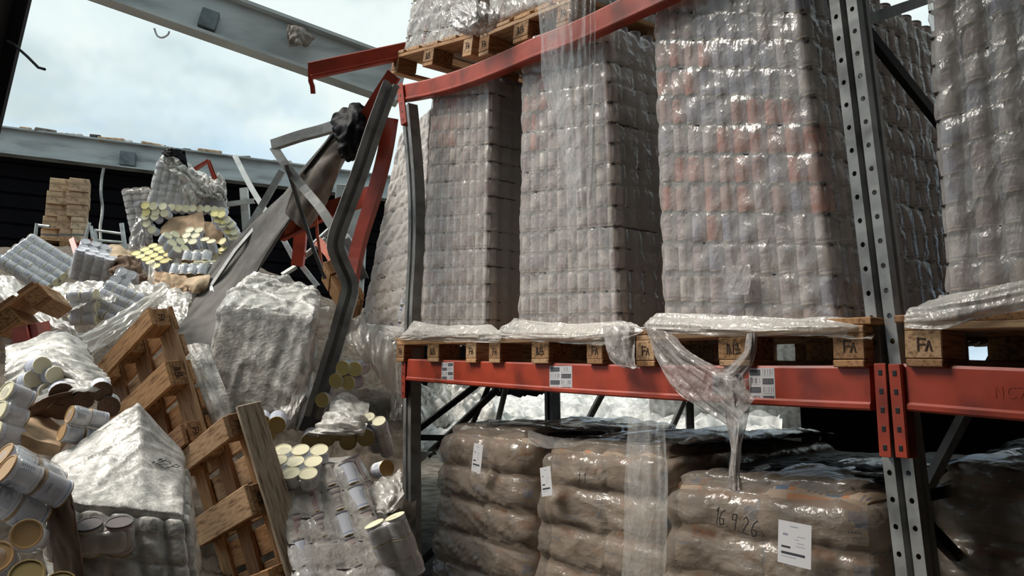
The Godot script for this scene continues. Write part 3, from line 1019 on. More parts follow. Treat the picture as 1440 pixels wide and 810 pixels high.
func stamp(block: MeshInstance3D, size: Vector3, kind: int) -> void:
	# the burnt-in mark on a block's outer face: bars and a hooked sign
	var m := MB.new()
	var z := size.z / 2 + 0.0012
	var x := 0.0
	var s := 0.0085
	var strokes := [[-3, 2, -3, -2], [-2, -2, -2, 1.6], [-2, 1.6, -1, -2], [0, 2, 0, -2], [1, 1.5, 2.2, 2], [2.2, 2, 2.2, -0.2], [1, -0.2, 3, -0.2], [1.2, -2, 3, -1.6]] if kind == 1 else [[-1.6, 2, -1.6, -2], [-1.6, 2, 0.6, 1.7], [-1.6, 0, 0.4, 0], [0.8, -2, 1.8, 1], [1.8, 1, 2.6, -2]]
	for q in strokes:
		var a := Vector3(q[0] * s, q[1] * s, z)
		var b := Vector3(q[2] * s, q[3] * s, z)
		m.box(Vector3(0.005, a.distance_to(b) + 0.004, 0.0016), 0.0004, Transform3D(Basis(Vector3(0, 0, 1), (b - a).angle_to(Vector3.UP) * (-1.0 if b.x > a.x else 1.0)), (a + b) * 0.5))
	obj("burnt_stamp", m.mesh(), M.burnt, block, block.global_transform)


# ---------------------------------------------------------------- shrink-wrapped stacks of cans on the rack
func hexa_box(h: Array, lo: Vector3, hi: Vector3) -> ArrayMesh:
	var c := []
	for k in 8:
		c.append(tri3(h, hi.x if k & 1 else lo.x, hi.y if k & 2 else lo.y, hi.z if k & 4 else lo.z))
	var m := MB.new()
	m.quad(c[0], c[1], c[3], c[2])
	m.quad(c[5], c[4], c[6], c[7])
	m.quad(c[1], c[5], c[7], c[3])
	m.quad(c[4], c[0], c[2], c[6])
	m.quad(c[2], c[3], c[7], c[6])
	m.quad(c[4], c[5], c[1], c[0])
	return m.mesh()


func can_at(parent: Node3D, x: Transform3D, dia: float, tall: float, label: Material, lid: Material = null) -> MeshInstance3D:
	var o := obj("can", CAN, label, parent, x * Transform3D(Basis.from_scale(Vector3(dia, tall, dia)) * Basis(Vector3.UP, rng.randf() * TAU), Vector3.ZERO))
	if lid:
		o.set_surface_override_material(1, lid)
	return o


func side_cans(parent: Node3D, h: Array, nx: int, ny: int, nz: int, cols: Array, label: Material, size: Vector3) -> void:
	var mm := MultiMesh.new()
	mm.transform_format = MultiMesh.TRANSFORM_3D
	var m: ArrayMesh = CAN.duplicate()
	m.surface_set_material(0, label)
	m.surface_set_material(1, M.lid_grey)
	mm.mesh = m
	var xs := []
	for i in cols:
		for j in ny:
			for k in range(1, nz):
				xs.append(cell(h, (i + 0.5) / nx, (j + 0.5) / ny, (k + 0.5) / nz) * Transform3D(Basis.from_scale(size), Vector3.ZERO))
	mm.instance_count = xs.size()
	for i in xs.size():
		mm.set_instance_transform(i, xs[i])
	var o := MultiMeshInstance3D.new()
	o.multimesh = mm
	o.name = "side_cans"
	o.set_meta("kind", "stuff")
	parent.add_child(o, true)
	o.global_transform = Transform3D.IDENTITY


func hug(d: Vector3, nx: int, ny: int, nz: int, sd: float, loose: float) -> Callable:
	var cx := d.x / nx
	var cy := d.y / ny
	var cz := d.z / nz
	return func(q: Vector3, nr: Vector3) -> float:
		var across: float = (q.x / cx + nx * 0.5) if absf(nr.z) > absf(nr.x) else (q.z / cz + nz * 0.5)
		var fx: float = absf(fposmod(across, 1.0) - 0.5) * 2.0
		var fy: float = absf(fposmod(q.y / cy + ny * 0.5, 1.0) - 0.5) * 2.0
		var w: float = noise.get_noise_3d(q.x * 4.0 + sd, q.y * 9.0 - q.x * 5.0, q.z * 4.0)
		var c: float = 1.0 - absf(noise.get_noise_3d(q.x * 7.0 + q.y * 6.0, q.y * 4.0 + sd, q.z * 7.0)) * 3.0
		return -0.0055 * pow(fx, 4.0) - 0.006 * pow(fy, 7.0) + loose * (0.7 * w + 0.3 * maxf(c, 0.0))


func can_load(h: Array, nx: int, ny: int, nz: int, label: String, palette: Callable, side_mat: Material, film_mat: Material, skirt: Array, sd: float, side_left := false) -> Node3D:
	var base := tri3(h, 0.5, 0, 0.5)
	var o := thing("wrapped_can_stack", label, "wrapped pallet load", base, "")
	var d := dims(h)
	var dia := d.x / nx * 0.985
	var tall := d.y / ny * 0.93
	for j in ny:
		for i in nx:
			var x := cell(h, (i + 0.5) / nx, (j + 0.48) / ny, 0.5 / nz)
			x.origin += x.basis.z * rz(0.003)
			var wv := tri3(h, 0, (j + 0.5) / ny, 0).distance_to(tri3(h, 1, (j + 0.5) / ny, 0)) / nx * 0.985
			can_at(o, x, wv, tall, palette.call(i, j), M.lid_grey)
		if j < ny - 1:
			obj("layer_pad", hexa_box(h, Vector3(0.002, (j + 0.93) / ny, 0.003), Vector3(0.998, (j + 0.985) / ny, 0.998)), M.pad, o)
	obj("inner_layers", hexa_box(h, Vector3(1.2 / nx, 0.0, 1.2 / nz), Vector3(1.0 - 1.2 / nx, 0.99, 0.99)), M.core, o)
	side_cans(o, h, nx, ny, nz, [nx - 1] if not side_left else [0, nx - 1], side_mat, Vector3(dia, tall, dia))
	obj("stretch_film", skin(h, 0.03, 0.0115, [[2, 1.0], [0, 1.0], [0, -1.0], [1, 1.0]], hug(d, nx, ny, nz, sd, 0.009), 0.005), film_mat, o)
	if skirt.size() > 0:
		obj("film_skirt", sheet(skirt, 90, 22, 0.009, 2.5, 16, sd), M.film_milky, o)
	return o


func palette_of(greys: Array, blobs: Array, sd: int) -> Callable:
	return func(i: int, j: int) -> Material:
		for b in blobs:
			var dx: float = (i - b[0]) / b[2]
			var dy: float = (j - b[1]) / b[3]
			if dx * dx + dy * dy < 1.0 and rng.randf() < 0.8:
				return b[4][rng.randi() % b[4].size()]
		return greys[rng.randi() % greys.size()]


func pallet_at(x0: float, y0: float, x1: float, y1: float, z: float, l: float, label: String, dirty := 0) -> Node3D:
	var a := WZ(x0, y0, z)
	var b := WZ(x1, y1, z)
	var x := (b - a).normalized()
	var zz := Vector3(0, 0, 1).slide(x).normalized()
	return pallet(Transform3D(Basis(x, zz.cross(x), zz), (a + b) * 0.5 - zz * (l / 2)), a.distance_to(b), l, label, "", true, 0.0, 5, dirty)


func build_loads() -> void:
	var z := FRONT + 0.05
	pallet_at(557, 508, 669, 510, z, 1.2, "wooden pallet at the left end of the red beam, under the leftmost full stack")
	pallet_at(687, 511, 847, 513, z, 1.2, "wooden pallet in the middle of the red beam, left of the torn film", 1)
	pallet_at(894, 515, 1217, 515.5, z, 1.2, "wide wooden pallet on the red beam behind the hanging V of torn film", 2)
	pallet_at(1273, 515, 2006, 527, z, 1.2, "wooden pallet on the red beam right of the perforated upright", 3)
	var zl := FRONT + 0.0
	# A
	var h := hexa(589, 474, 684, 474, 607, 114, 690, 106, zl, 1.12)
	can_load(h, 9, 15, 14, "narrow shrink-wrapped stack of grey cans just right of the bowed left upright", palette_of(M.grey_labels, [[2, 13, 3.0, 2.2, M.red_labels]], 1), M.shaded_side_label, M.film,
		[[WZ(583, 452, zl + 0.01), WZ(630, 458, zl + 0.03), WZ(690, 456, zl + 0.01)], [WZ(566, 470, z + 0.01), WZ(625, 470, z + 0.03), WZ(706, 470, z + 0.01)], [WZ(562, 478, z + 0.012), WZ(620, 480, z + 0.015), WZ(700, 482, z + 0.012)]], 1.0)
	# B
	h = hexa(727, 472, 872, 470, 733, 50, 852, 30, zl, 1.12)
	can_load(h, 10, 15, 14, "shrink-wrapped stack of grey cans behind the hanging film veil, middle of the row", palette_of(M.grey_labels, [[1, 12.5, 3.4, 2.6, M.red_labels], [1, 10, 1.5, 1.5, M.red_labels]], 2), M.shaded_side_label, M.film,
		[[WZ(724, 448, zl + 0.01), WZ(790, 455, zl + 0.03), WZ(880, 452, zl + 0.01)], [WZ(700, 466, z), WZ(790, 470, z + 0.03), WZ(905, 466, z)], [WZ(692, 474, z + 0.012), WZ(760, 480, z + 0.014), WZ(846, 486, z + 0.012)]], 4.0)
	# C
	h = hexa(931, 468, 1184, 474, 914, -60, 1121, -60, zl, 1.12)
	var cl := can_load(h, 10, 13, 14, "broadest shrink-wrapped stack of cans with a shiny wrinkled front, left of the perforated upright", palette_of(M.grey_labels + M.blue_labels, [[0.8, 9.2, 2.4, 3.0, M.red_labels], [6.5, 5.4, 3.6, 2.0, M.red_labels], [2, 4.0, 2.2, 1.2, M.red_labels], [5, 8.5, 3, 2.0, M.blue_labels]], 3), M.grey_labels[0], M.film,
		[[WZ(926, 440, zl + 0.01), WZ(1050, 446, zl + 0.03), WZ(1190, 448, zl + 0.02), WZ(1234, 446, zl - 0.2)], [WZ(908, 456, z), WZ(1050, 462, z + 0.03), WZ(1190, 462, z + 0.02), WZ(1236, 462, z - 0.1)], [WZ(902, 464, z + 0.012), WZ(1000, 472, z + 0.014), WZ(1120, 472, z + 0.014), WZ(1224, 478, z + 0.012)]], 9.0)
	var pl := sheet([[WZ(1016, 374, zl + 0.045), WZ(1055, 372, zl + 0.045)], [WZ(1017, 396, zl + 0.045), WZ(1056, 394, zl + 0.045)], [WZ(1018, 414, zl + 0.045), WZ(1052, 414, zl + 0.05)]], 14, 14, 0.003, 8, 8, 3.0)
	obj("document_pouch", pl, M.film_grey, cl)
	# D
	var da := WZ(1331, 452, zl + 0.02)
	var db := WZ(1299, -60, zl + 0.02)
	var dx := Vector3(0.80, 0, 0)
	var dz := Vector3(0, 0, -1.12)
	h = [da, da + dx, db, db + dx, da + dz, da + dx + dz, db + dz, db + dx + dz]
	can_load(h, 11, 13, 14, "shrink-wrapped stack of brownish cans at the right edge, beyond the perforated upright", palette_of(M.grey_labels + [M.blue_labels[0]], [[3, 10, 2, 1.5, M.blue_labels]], 4), M.grey_labels[1], M.film,
		[[WZ(1322, 418, zl + 0.02), WZ(1380, 408, zl + 0.05), WZ(1500, 380, zl + 0.02)], [WZ(1276, 438, z), WZ(1360, 425, z + 0.03), WZ(1520, 395, z)], [WZ(1274, 462, z + 0.012), WZ(1330, 462, z + 0.014), WZ(1380, 448, z + 0.014), WZ(1520, 420, z + 0.012)]], 14.0, true)
	# E, slumped in the collapsed bay; whiter cans and film stand in for daylight
	h = hexa(501, 482, 592, 474, 562, 186, 606, 150, zl - 0.18, 1.0)
	can_load(h, 8, 13, 10, "slumped shrink-wrapped stack half hidden behind the left upright", palette_of(M.white_labels + [M.grey_labels[2]], [], 5), M.grey_labels[2], M.film_daylit,
		[[WZ(497, 452, zl - 0.15), WZ(530, 456, zl - 0.1), WZ(566, 460, zl - 0.1)], [WZ(520, 478, zl - 0.1), WZ(545, 472, zl - 0.05), WZ(575, 468, zl - 0.02)], [WZ(548, 500, zl - 0.08), WZ(556, 494, zl - 0.06), WZ(566, 486, zl - 0.03)]], 19.0, true)
	# the two pallets still up on the bent beam
	pallet_at(549, 104, 662, 78, zl + 0.03, 1.15, "wooden pallet on the bent upper beam at its left end, against the sky", 1)
	pallet_at(672, 80, 800, 33, zl + 0.03, 1.15, "wooden pallet on the bent upper beam, second from the sky end", 0)
	h = hexa(566, 76, 668, 50, 590, -70, 684, -95, zl, 1.0)
	can_load(h, 8, 6, 10, "light film-wrapped load on the upper pallet against the sky", palette_of(M.grey_labels, [], 6), M.grey_labels[0], M.film_milky, [], 24.0, true)
	h = hexa(684, 38, 806, -6, 690, -120, 806, -150, zl, 1.0)
	can_load(h, 8, 6, 10, "film-wrapped load at the top edge above the film veil", palette_of(M.grey_labels, [[3, 3, 4, 4, M.red_labels]], 7), M.grey_labels[1], M.film_milky, [], 29.0)


# ---------------------------------------------------------------- wrapped sacks on the floor level
func stroke_text(parent: Node3D, called: String, signs: Array, xf: Transform3D, s: float, mat: Material, wide := 0.005) -> void:
	for strokes in signs:
		var m := MB.new()
		for st in strokes:
			for i in st.size() - 1:
				var a := Vector3(st[i][0] * s, st[i][1] * s, 0)
				var b := Vector3(st[i + 1][0] * s, st[i + 1][1] * s, 0)
				var dv := b - a
				m.box(Vector3(wide, dv.length() + wide * 0.6, 0.002), 0.0006, xf * Transform3D(Basis(Vector3(0, 0, 1), atan2(-dv.x, dv.y)), (a + b) * 0.5))
		obj(called, m.mesh(), mat, parent)


func glyphs(text: String) -> Array:
	var g := {
		"1": [[[0.1, 1.5], [0.35, 2], [0.3, 0]]],
		"6": [[[0.8, 1.95], [0.3, 1.5], [0.05, 0.6], [0.35, 0], [0.8, 0.2], [0.75, 0.8], [0.15, 0.75]]],
		"9": [[[0.8, 1.2], [0.2, 1.1], [0.25, 1.8], [0.8, 1.9], [0.8, 1.2], [0.75, 0]]],
		"4": [[[0.1, 1.9], [0.1, 1.1], [0.85, 1.15]], [[0.8, 1.9], [0.75, 0]]],
		"2": [[[0.05, 1.6], [0.4, 2], [0.8, 1.5], [0.05, 0.05], [0.9, 0]]],
		".": [[[0.1, 0.05], [0.2, 0.1]]],
		"P": [[[0.1, 2], [0.1, -0.4]], [[0.1, 1.9], [0.7, 1.8], [0.8, 1.2], [0.1, 1.0]]],
		"H": [[[0.1, 2], [0.1, 0]], [[0.8, 2], [0.75, 0]], [[0.1, 1], [0.8, 1.05]]],
	}
	var out := []
	var x := 0.0
	for ch in text:
		var sign := []
		for st in g.get(ch, []):
			sign.append(st.map(func(p): return [p[0] + x, p[1]]))
		out.append(sign)
		x += 0.55 if ch in ".1" else 1.25
	return out


func sack_load(tl: Vector3, tr: Vector3, flare: float, deep: float, layers: int, label: String, prints: Array, sd: float, film_mat: Material) -> Node3D:
	var floor_y := 0.15
	var h := [Vector3(tl.x - flare, floor_y, tl.z + 0.03), Vector3(tr.x + flare, floor_y, tr.z + 0.03), tl, tr]
	for k in 4:
		h.append(h[k] + Vector3(0, 0, -deep))
	var o := thing("wrapped_sack_stack", label, "wrapped sack pallet", (h[0] + h[5]) * 0.5)
	var d := dims(h)
	var lh := d.y / layers
	var unit := Vector3(d.x / 2 * 1.02, lh * 1.1, deep / 3)
	var uh := hexa_of(Transform3D(Basis(), Vector3(0, -unit.y / 2, unit.z / 2)), unit)
	var sm := []
	for v in 3:
		var off := 5.0 * v + sd
		sm.append(skin(uh, lh * 0.36, 0.035, [[2, 1.0], [2, -1.0], [0, 1.0], [0, -1.0], [1, 1.0], [1, -1.0]], func(q: Vector3, _n: Vector3) -> float: return 0.022 * noise.get_noise_3d(q.x * 5 + off, q.y * 5, q.z * 5)))
	for j in layers:
		for k in [[0.25, 0.17], [0.75, 0.17], [0.75, 0.5], [0.75, 0.83]]:
			var x := cell(h, k[0], (j + 0.5) / layers, k[1])
			x.origin += Vector3(rz(0.012), 0, rz(0.012))
			obj("sack", sm[rng.randi() % 3], prints[rng.randi() % prints.size()], o, x * Transform3D(Basis.from_euler(Vector3(rz(0.03), rz(0.02), rz(0.03))), Vector3.ZERO))
	obj("inner_layers", hexa_box(h, Vector3(0.1, 0.0, 0.25), Vector3(0.6, 0.97, 0.98)), M.card_dark, o)
	var ly := layers
	var push := func(q: Vector3, nr: Vector3) -> float:
		var f: float = absf(fposmod((q.y / d.y + 0.5) * ly, 1.0) - 0.5) * 2.0
		if absf(nr.y) > 0.8:
			f = 0.0
		var c: float = 1.0 - absf(noise.get_noise_3d(q.x * 3.0 + sd, q.y * 10.0 + q.x * 3.0, q.z * 3.0)) * 3.0
		var hgt: float = q.y / d.y + 0.5
		return 0.026 - 0.024 * pow(f, 3.0) + 0.02 * noise.get_noise_3d(q.x * 2.5, q.y * 3.0 + sd, q.z * 2.5) + 0.012 * maxf(c, 0.0) - 0.012 * smoothstep(0.95, 1.0, hgt) * (0.0 if absf(nr.y) > 0.8 else 1.0)
	obj("stretch_film", skin(h, 0.07, 0.016, [[2, 1.0], [0, 1.0], [0, -1.0], [1, 1.0]], push, 0.022), film_mat, o)
	o.set_meta("h", h)
	var pw: float = d.x + 0.05
	var px := Transform3D(Basis(), (h[0] + h[5]) * 0.5)
	px.origin.y = 0.0
	pallet(px, pw, deep, "wooden floor pallet under the " + label, "", false)
	return o


func build_sacks() -> void:
	var z := FRONT - 0.05
	var g1 := sack_load(WZ(628, 608, z), WZ(741, 618, z), 0.10, 1.12, 7, "bulging sack stack beside the left upright", M.sacks, 1.0, M.film_sack)
	var g2 := sack_load(WZ(766, 630, z), WZ(936, 640, z), 0.03, 1.12, 7, "bulging sack stack behind the narrow film strip", M.sacks, 6.0, M.film_sack)
	var g3 := sack_load(WZ(944, 682, z), WZ(1212, 700, z), 0.05, 1.12, 7, "lowest bulging sack stack carrying handwriting and a delivery note", M.sacks, 11.0, M.film_sack)
	var g4 := sack_load(WZ(1316, 668, z - 0.25), WZ(1640, 700, z - 0.25), 0.02, 1.0, 7, "dark sack stack in the unlit right bay", [M.sacks[1]], 16.0, M.film_sack)
	# paper labels behind the film
	for q in [[g1, 671, 644, 0.085, 0.14, -0.06, 71], [g2, 768, 677, 0.075, 0.125, 0.22, 72], [g3, 1117, 765, 0.115, 0.128, -0.02, 73]]:
		var c := WZ(q[1], q[2], z + 0.125)
		obj("paper_label", bbox_front(q[3], q[4], 0.001), paper_print(q[6], 0, 0, 1), q[0], Transform3D(Basis.from_euler(Vector3(-0.08, 0.0, q[5])), c))
	stroke_text(g3, "marker_digit", glyphs("16.9.26"), Transform3D(Basis.from_euler(Vector3(-0.1, 0, -0.13)), WZ(1005, 735, z + 0.125)), 0.027, M.ink, 0.004)
	for px in [813, 821]:
		stroke_text(g2, "marker_digit", glyphs("1"), Transform3D(Basis.from_euler(Vector3(-0.1, 0, 0)), WZ(px, 679, z + 0.11)), 0.02, M.ink, 0.003)
	# black covers laid over the tops
	for q in [[g1, "black plastic cover sheet on top of the sack stack beside the left upright", -0.03], [g2, "black plastic cover sheet on top of the sack stack behind the film strip", 0.0], [g3, "black plastic cover sheet on top of the lowest sack stack, hollowed in the middle", 0.03], [g4, "black plastic cover sheet over the sack stack in the unlit right bay", 0.03]]:
		var h: Array = q[0].get_meta("h")
		var rows := []
		for k in 5:
			var t := [0.12, 0.3, 0.55, 0.8, 1.05][k] as float
			var row := []
			for s in 5:
				var p := tri3(h, lerpf(-0.03, 1.03, s / 4.0), 1.0, t)
				p.y += 0.035 + float(q[2]) * smoothstep(0.0, 0.7, t) + rz(0.018)
				row.append(p)
			rows.append(row)
		tag(obj("cover_sheet", sheet(rows, 44, 44, 0.014, 5, 5, 3.0, 0.004), M.film_black), q[1], "plastic sheet")


# ---------------------------------------------------------------- bent steel
func steel_bar(called: String, label: String, cat: String, path: Array, w: float, d: float, mat: Material, side := Vector3.ZERO, k := 0, group := "") -> MeshInstance3D:
	var m := MB.new()
	var pts := curve(path, k) if k > 0 else path
	var s := side if side != Vector3.ZERO else CB * Vector3(0.94, 0.34, 0)
	m.sweep(channel_profile(w, d, minf(0.005, w * 0.12)), pts, s)
	var o := obj(called, m.mesh(), mat)
	tag(o, label, cat, group)
	return o


func box_bar(called: String, label: String, cat: String, path: Array, w: float, d: float, mat: Material, side := Vector3.ZERO) -> MeshInstance3D:
	var m := MB.new()
	var s := side if side != Vector3.ZERO else CB * Vector3(1, 0.2, 0)
	m.sweep(PackedVector2Array([Vector2(-w / 2, -d / 2), Vector2(w / 2, -d / 2), Vector2(w / 2, d / 2), Vector2(-w / 2, d / 2)]), path, s)
	var o := obj(called, m.mesh(), mat)
	tag(o, label, cat)
	return o


func build_wreck() -> void:
	var right := CB * Vector3(1, 0, 0)
	var near := CB * Vector3(0, 0, 1)
	# the crumpled upright in front of the fallen loads
	var fr := thing("bent_upright", "crumpled grey rack upright, kinked twice, leaning in front of the fallen white loads", "rack upright", P(430, 606, 4.2))
	var path := [P(551, 116, 4.45), P(530, 172, 4.4), P(508, 238, 4.38), P(488, 292, 4.36), P(472, 340, 4.34), P(479, 368, 4.36), P(492, 402, 4.36), P(483, 440, 4.32), P(466, 500, 4.28), P(449, 556, 4.22), P(434, 606, 4.18)]
	bar(fr, "post", curve(path, 40), post_profile(0.098, 0.075), right - near * 0.35, M.steel)
	bar(fr, "foot_splice", [P(440, 588, 4.17), P(432, 608, 4.14)], channel_profile(0.105, 0.02), right, M.dark_steel)
	for q in [[0.06, 0.5], [0.14, 0.5], [0.22, 0.5], [0.30, 0.5], [0.64, 0.5], [0.72, 0.5], [0.80, 0.5], [0.88, 0.5]]:
		var c := MB.new()
		var o := spline(path, q[0])
		var s: Vector3 = (spline(path, q[0] + 0.02) - o).normalized()
		for e in [-1, 1]:
			c.tube([o + right * 0.034 * e - near * 0.001 + s * 0.01, o + right * 0.034 * e + near * 0.003 + s * 0.01], 0.007, 7, s)
		obj("bolt_pair", c.mesh(), M.rubber, fr)
	# orange beams torn out with it
	steel_bar("fallen_beam", "orange beam piece lying diagonally behind the kinked upright's top", "rack beam", [P(553, 104, 4.55), P(532, 136, 4.6), P(506, 178, 4.65)], 0.085, 0.04, M.orange, right + near * 0.2)
	steel_bar("fallen_beam", "long orange beam hanging down beside the slumped stack, from the bent beam's end", "rack beam", [P(546, 165, 4.62), P(538, 215, 4.66), P(524, 270, 4.7), P(508, 320, 4.74), P(497, 362, 4.76), P(488, 410, 4.72), P(477, 446, 4.7)], 0.085, 0.05, M.orange, right + near * 0.5, 18)
	steel_bar("fallen_beam", "orange beam crossing behind the kinked upright, rising to the right", "rack beam", [P(392, 328, 6.0), P(450, 298, 5.8), P(518, 274, 5.4)], 0.125, 0.05, M.orange, Vector3.UP)
	steel_bar("fallen_beam", "pale bent orange beam end below the crossing beam, left", "rack beam", [P(398, 322, 5.95), P(424, 312, 5.9), P(448, 300, 5.85)], 0.10, 0.03, M.pale_orange, Vector3(0.2, 1, 0))
	steel_bar("upright_stub", "short vivid orange upright stub standing among white crossed braces", "rack upright", [P(422, 322, 6.6), P(420, 350, 6.6), P(417, 374, 6.6)], 0.105, 0.06, M.orange, right)
	steel_bar("fallen_beam", "pale orange strip sloping down right of the orange stub", "rack beam", [P(446, 338, 6.4), P(462, 356, 6.3), P(476, 380, 6.2)], 0.075, 0.03, M.pale_orange, right + Vector3.UP)
	steel_bar("fallen_beam", "pale orange flat end low beside the kinked upright", "rack beam", [P(460, 380, 6.0), P(484, 377, 6.0)], 0.05, 0.03, M.pale_orange, Vector3.UP)
	for q in [[394, 329, 414, 366, "white brace reaching the orange stub from the upper left"], [415, 373, 396, 385, "white brace running down left from the orange stub's foot"], [424, 374, 446, 402, "white brace running down right from the orange stub's foot"], [428, 360, 458, 335, "white brace rising right from the orange stub"], [442, 342, 466, 320, "thin white brace rising toward the kinked upright"], [486, 330, 500, 352, "short pale brace right of the kinked upright's knee"]]:
		steel_bar("brace_bar", q[4], "brace", [P(q[0], q[1], 6.7), P(q[2], q[3], 6.65)], 0.042, 0.03, M.white_steel)
	steel_bar("brace_bar", "grey channel beside the knee of the kinked upright, sloping down right", "brace", [P(486, 336, 4.9), P(500, 362, 4.85), P(512, 392, 4.8)], 0.05, 0.03, M.dark_steel)
	# orange bits further left
	steel_bar("beam_scrap", "bent red-orange beam end poking up above the far crumpled stack", "rack beam", [P(276, 240, 6.9), P(292, 228, 6.9), P(300, 252, 6.9)], 0.055, 0.03, M.orange, near)
	steel_bar("beam_scrap", "orange strip sticking up behind the slab of tipped cans", "rack beam", [P(100, 335, 6.7), P(108, 360, 6.5)], 0.045, 0.03, M.orange)
	steel_bar("beam_scrap", "flat orange scrap lying below the far stack of cartons", "rack beam", [P(111, 345, 6.9), P(129, 342, 6.9)], 0.085, 0.03, M.orange, Vector3.UP)
	box_bar("beam_scrap", "orange beam end wedged between the small pallet and the white heap at left", "rack beam", [P(24, 472, 3.75), P(47, 466, 3.7), P(64, 462, 3.95)], 0.075, 0.05, M.orange, Vector3.UP)
	# the truss of bent frame members against the sky
	steel_bar("frame_member", "bent grey channel pointing left against the sky from the black crumple", "frame member", [P(381, 203, 5.2), P(420, 190, 5.15), P(450, 182, 5.1), P(484, 171, 5.0)], 0.07, 0.045, M.steel, Vector3.UP, 10)
	steel_bar("frame_member", "bent grey channel running from the pointed corner down to the kinked upright", "frame member", [P(384, 206, 5.2), P(400, 230, 5.15), P(425, 262, 5.1), P(450, 292, 5.0), P(474, 330, 4.9)], 0.06, 0.04, M.steel, right + Vector3.UP * 0.5, 14)
	steel_bar("frame_member", "thin dark rod dropping from the bent channel past the orange stub", "frame member", [P(402, 232, 5.1), P(424, 300, 5.2), P(440, 350, 5.2), P(457, 392, 5.2)], 0.024, 0.02, M.dark_steel, right)
	steel_bar("frame_member", "thin black rod slanting across the sky gap under the bent channel", "frame member", [P(427, 244, 5.05), P(452, 212, 5.0), P(474, 184, 4.95)], 0.026, 0.02, M.black_steel)
	steel_bar("frame_member", "grey rod slanting beside the thin black rod", "frame member", [P(436, 236, 5.1), P(460, 206, 5.05), P(482, 184, 5.0)], 0.022, 0.02, M.steel)
	steel_bar("frame_member", "dangling thin rod between the crossing orange beam and the stub", "frame member", [P(444, 300, 5.7), P(446, 330, 5.7), P(452, 372, 5.6)], 0.02, 0.012, M.pale_orange)
	# poles in the middle distance
	steel_bar("frame_member", "thin white strip leaning from the far girder down to the dark sheet", "frame member", [P(330, 218, 7.4), P(350, 258, 7.2), P(374, 298, 7.0)], 0.05, 0.02, M.white_steel, right, 6)
	steel_bar("frame_member", "grey pole leaning right in front of the far girder", "frame member", [P(396, 240, 6.6), P(366, 292, 6.6), P(338, 338, 6.5)], 0.055, 0.03, M.steel)
	steel_bar("frame_member", "upright grey channel standing between the far stack and the dark sheet", "frame member", [P(342, 264, 7.4), P(346, 322, 7.3)], 0.075, 0.04, M.white_steel, right)
	steel_bar("frame_member", "short white bar lying level beside the grey channel", "frame member", [P(317, 287, 7.3), P(357, 282, 7.3)], 0.045, 0.03, M.white_steel, Vector3.UP)
	steel_bar("frame_member", "pale pole along the upper edge of the dark sheet", "frame member", [P(376, 298, 6.1), P(330, 352, 5.95), P(296, 402, 5.8), P(306, 440, 5.6)], 0.03, 0.02, M.steel)
	# the big folded sheet
	tag(obj("crumpled_sheet", sheet([[P(300, 375, 6.0), P(352, 318, 6.1), P(410, 262, 6.0), P(470, 182, 5.6)], [P(268, 430, 5.7), P(330, 376, 5.9), P(400, 300, 5.8), P(488, 196, 5.5)], [P(246, 470, 5.4), P(312, 440, 5.5), P(366, 352, 5.6), P(450, 254, 5.5)], [P(244, 482, 5.3), P(300, 490, 5.2), P(348, 410, 5.4), P(418, 292, 5.5)]], 70, 40, 0.022, 0.8, 2.2, 4.0, 0.006), M.crumple_dark), "long crumpled dark sheet falling from the kinked upright's top to the left heap", "metal sheet")
	tag(obj("crumpled_sheet", sheet([[P(402, 300, 5.5), P(420, 252, 5.45), P(452, 210, 5.4), P(486, 172, 5.3)], [P(420, 318, 5.45), P(448, 268, 5.4), P(470, 230, 5.35), P(494, 196, 5.3)], [P(430, 322, 5.5), P(458, 286, 5.5), P(466, 262, 5.45), P(484, 226, 5.4)]], 40, 26, 0.02, 1.2, 4.0, 8.0, 0.006), M.crumple), "crumpled grey-brown sheet hanging in folds below the black crumple", "metal sheet")
	tag(obj("black_crumple", sheet([[P(474, 172, 4.8), P(488, 152, 4.7), P(506, 146, 4.7), P(514, 162, 4.75)], [P(474, 186, 4.7), P(488, 178, 4.55), P(506, 176, 4.55), P(514, 188, 4.7)], [P(476, 204, 4.7), P(490, 208, 4.6), P(502, 212, 4.6), P(508, 206, 4.7)], [P(482, 218, 4.75), P(490, 224, 4.7), P(496, 224, 4.7), P(502, 216, 4.75)]], 34, 34, 0.04, 7, 7, 1.0, 0.01), M.film_black), "black crumpled lump of sheeting caught beside the kinked upright's top", "plastic sheet")
	# pale panel seen through the tangle
	tag(obj("pale_panel", bbox(Vector3(0.40, 1.3, 0.06), 0.006), M.girder, null, Transform3D(CB * Basis(Vector3(0, 0, 1), -0.06), P(492, 336, 9.0))), "pale wall panel seen through the tangle right of the kinked upright", "panel")
	# barrier frames and cable in front of the dark wall
	var br := thing("barrier_frame", "white rail frame standing right of the carton pallet", "barrier", P(152, 350, 10.0))
	for q in [[134, 322, 138, 356], [171, 314, 176, 350], [135, 324, 173, 329], [137, 338, 174, 341]]:
		var m := MB.new()
		m.tube([P(q[0], q[1], 10.0), P(q[2], q[3], 10.0)], 0.028 if q[0] == 171 else 0.017, 8)
		obj("rail", m.mesh(), M.white_steel, br)
	var b2 := thing("barrier_frame", "white rail frame standing left of and before the carton pallet", "barrier", P(60, 350, 10.5))
	for q in [[52, 314, 48, 346], [54, 317, 70, 319], [126, 313, 118, 344], [128, 318, 132, 344]]:
		var m := MB.new()
		m.tube([P(q[0], q[1], 10.5), P(q[2], q[3], 10.5)], 0.022, 8)
		obj("rail", m.mesh(), M.white_steel, b2)
	var cm := MB.new()
	cm.tube(curve([P(146, 236, 12.5), P(143, 252, 12.5), P(142, 272, 12.4), P(144, 290, 12.4), P(143, 306, 12.3), P(141, 320, 12.2), P(142, 345, 12.0)], 30), 0.022, 7)
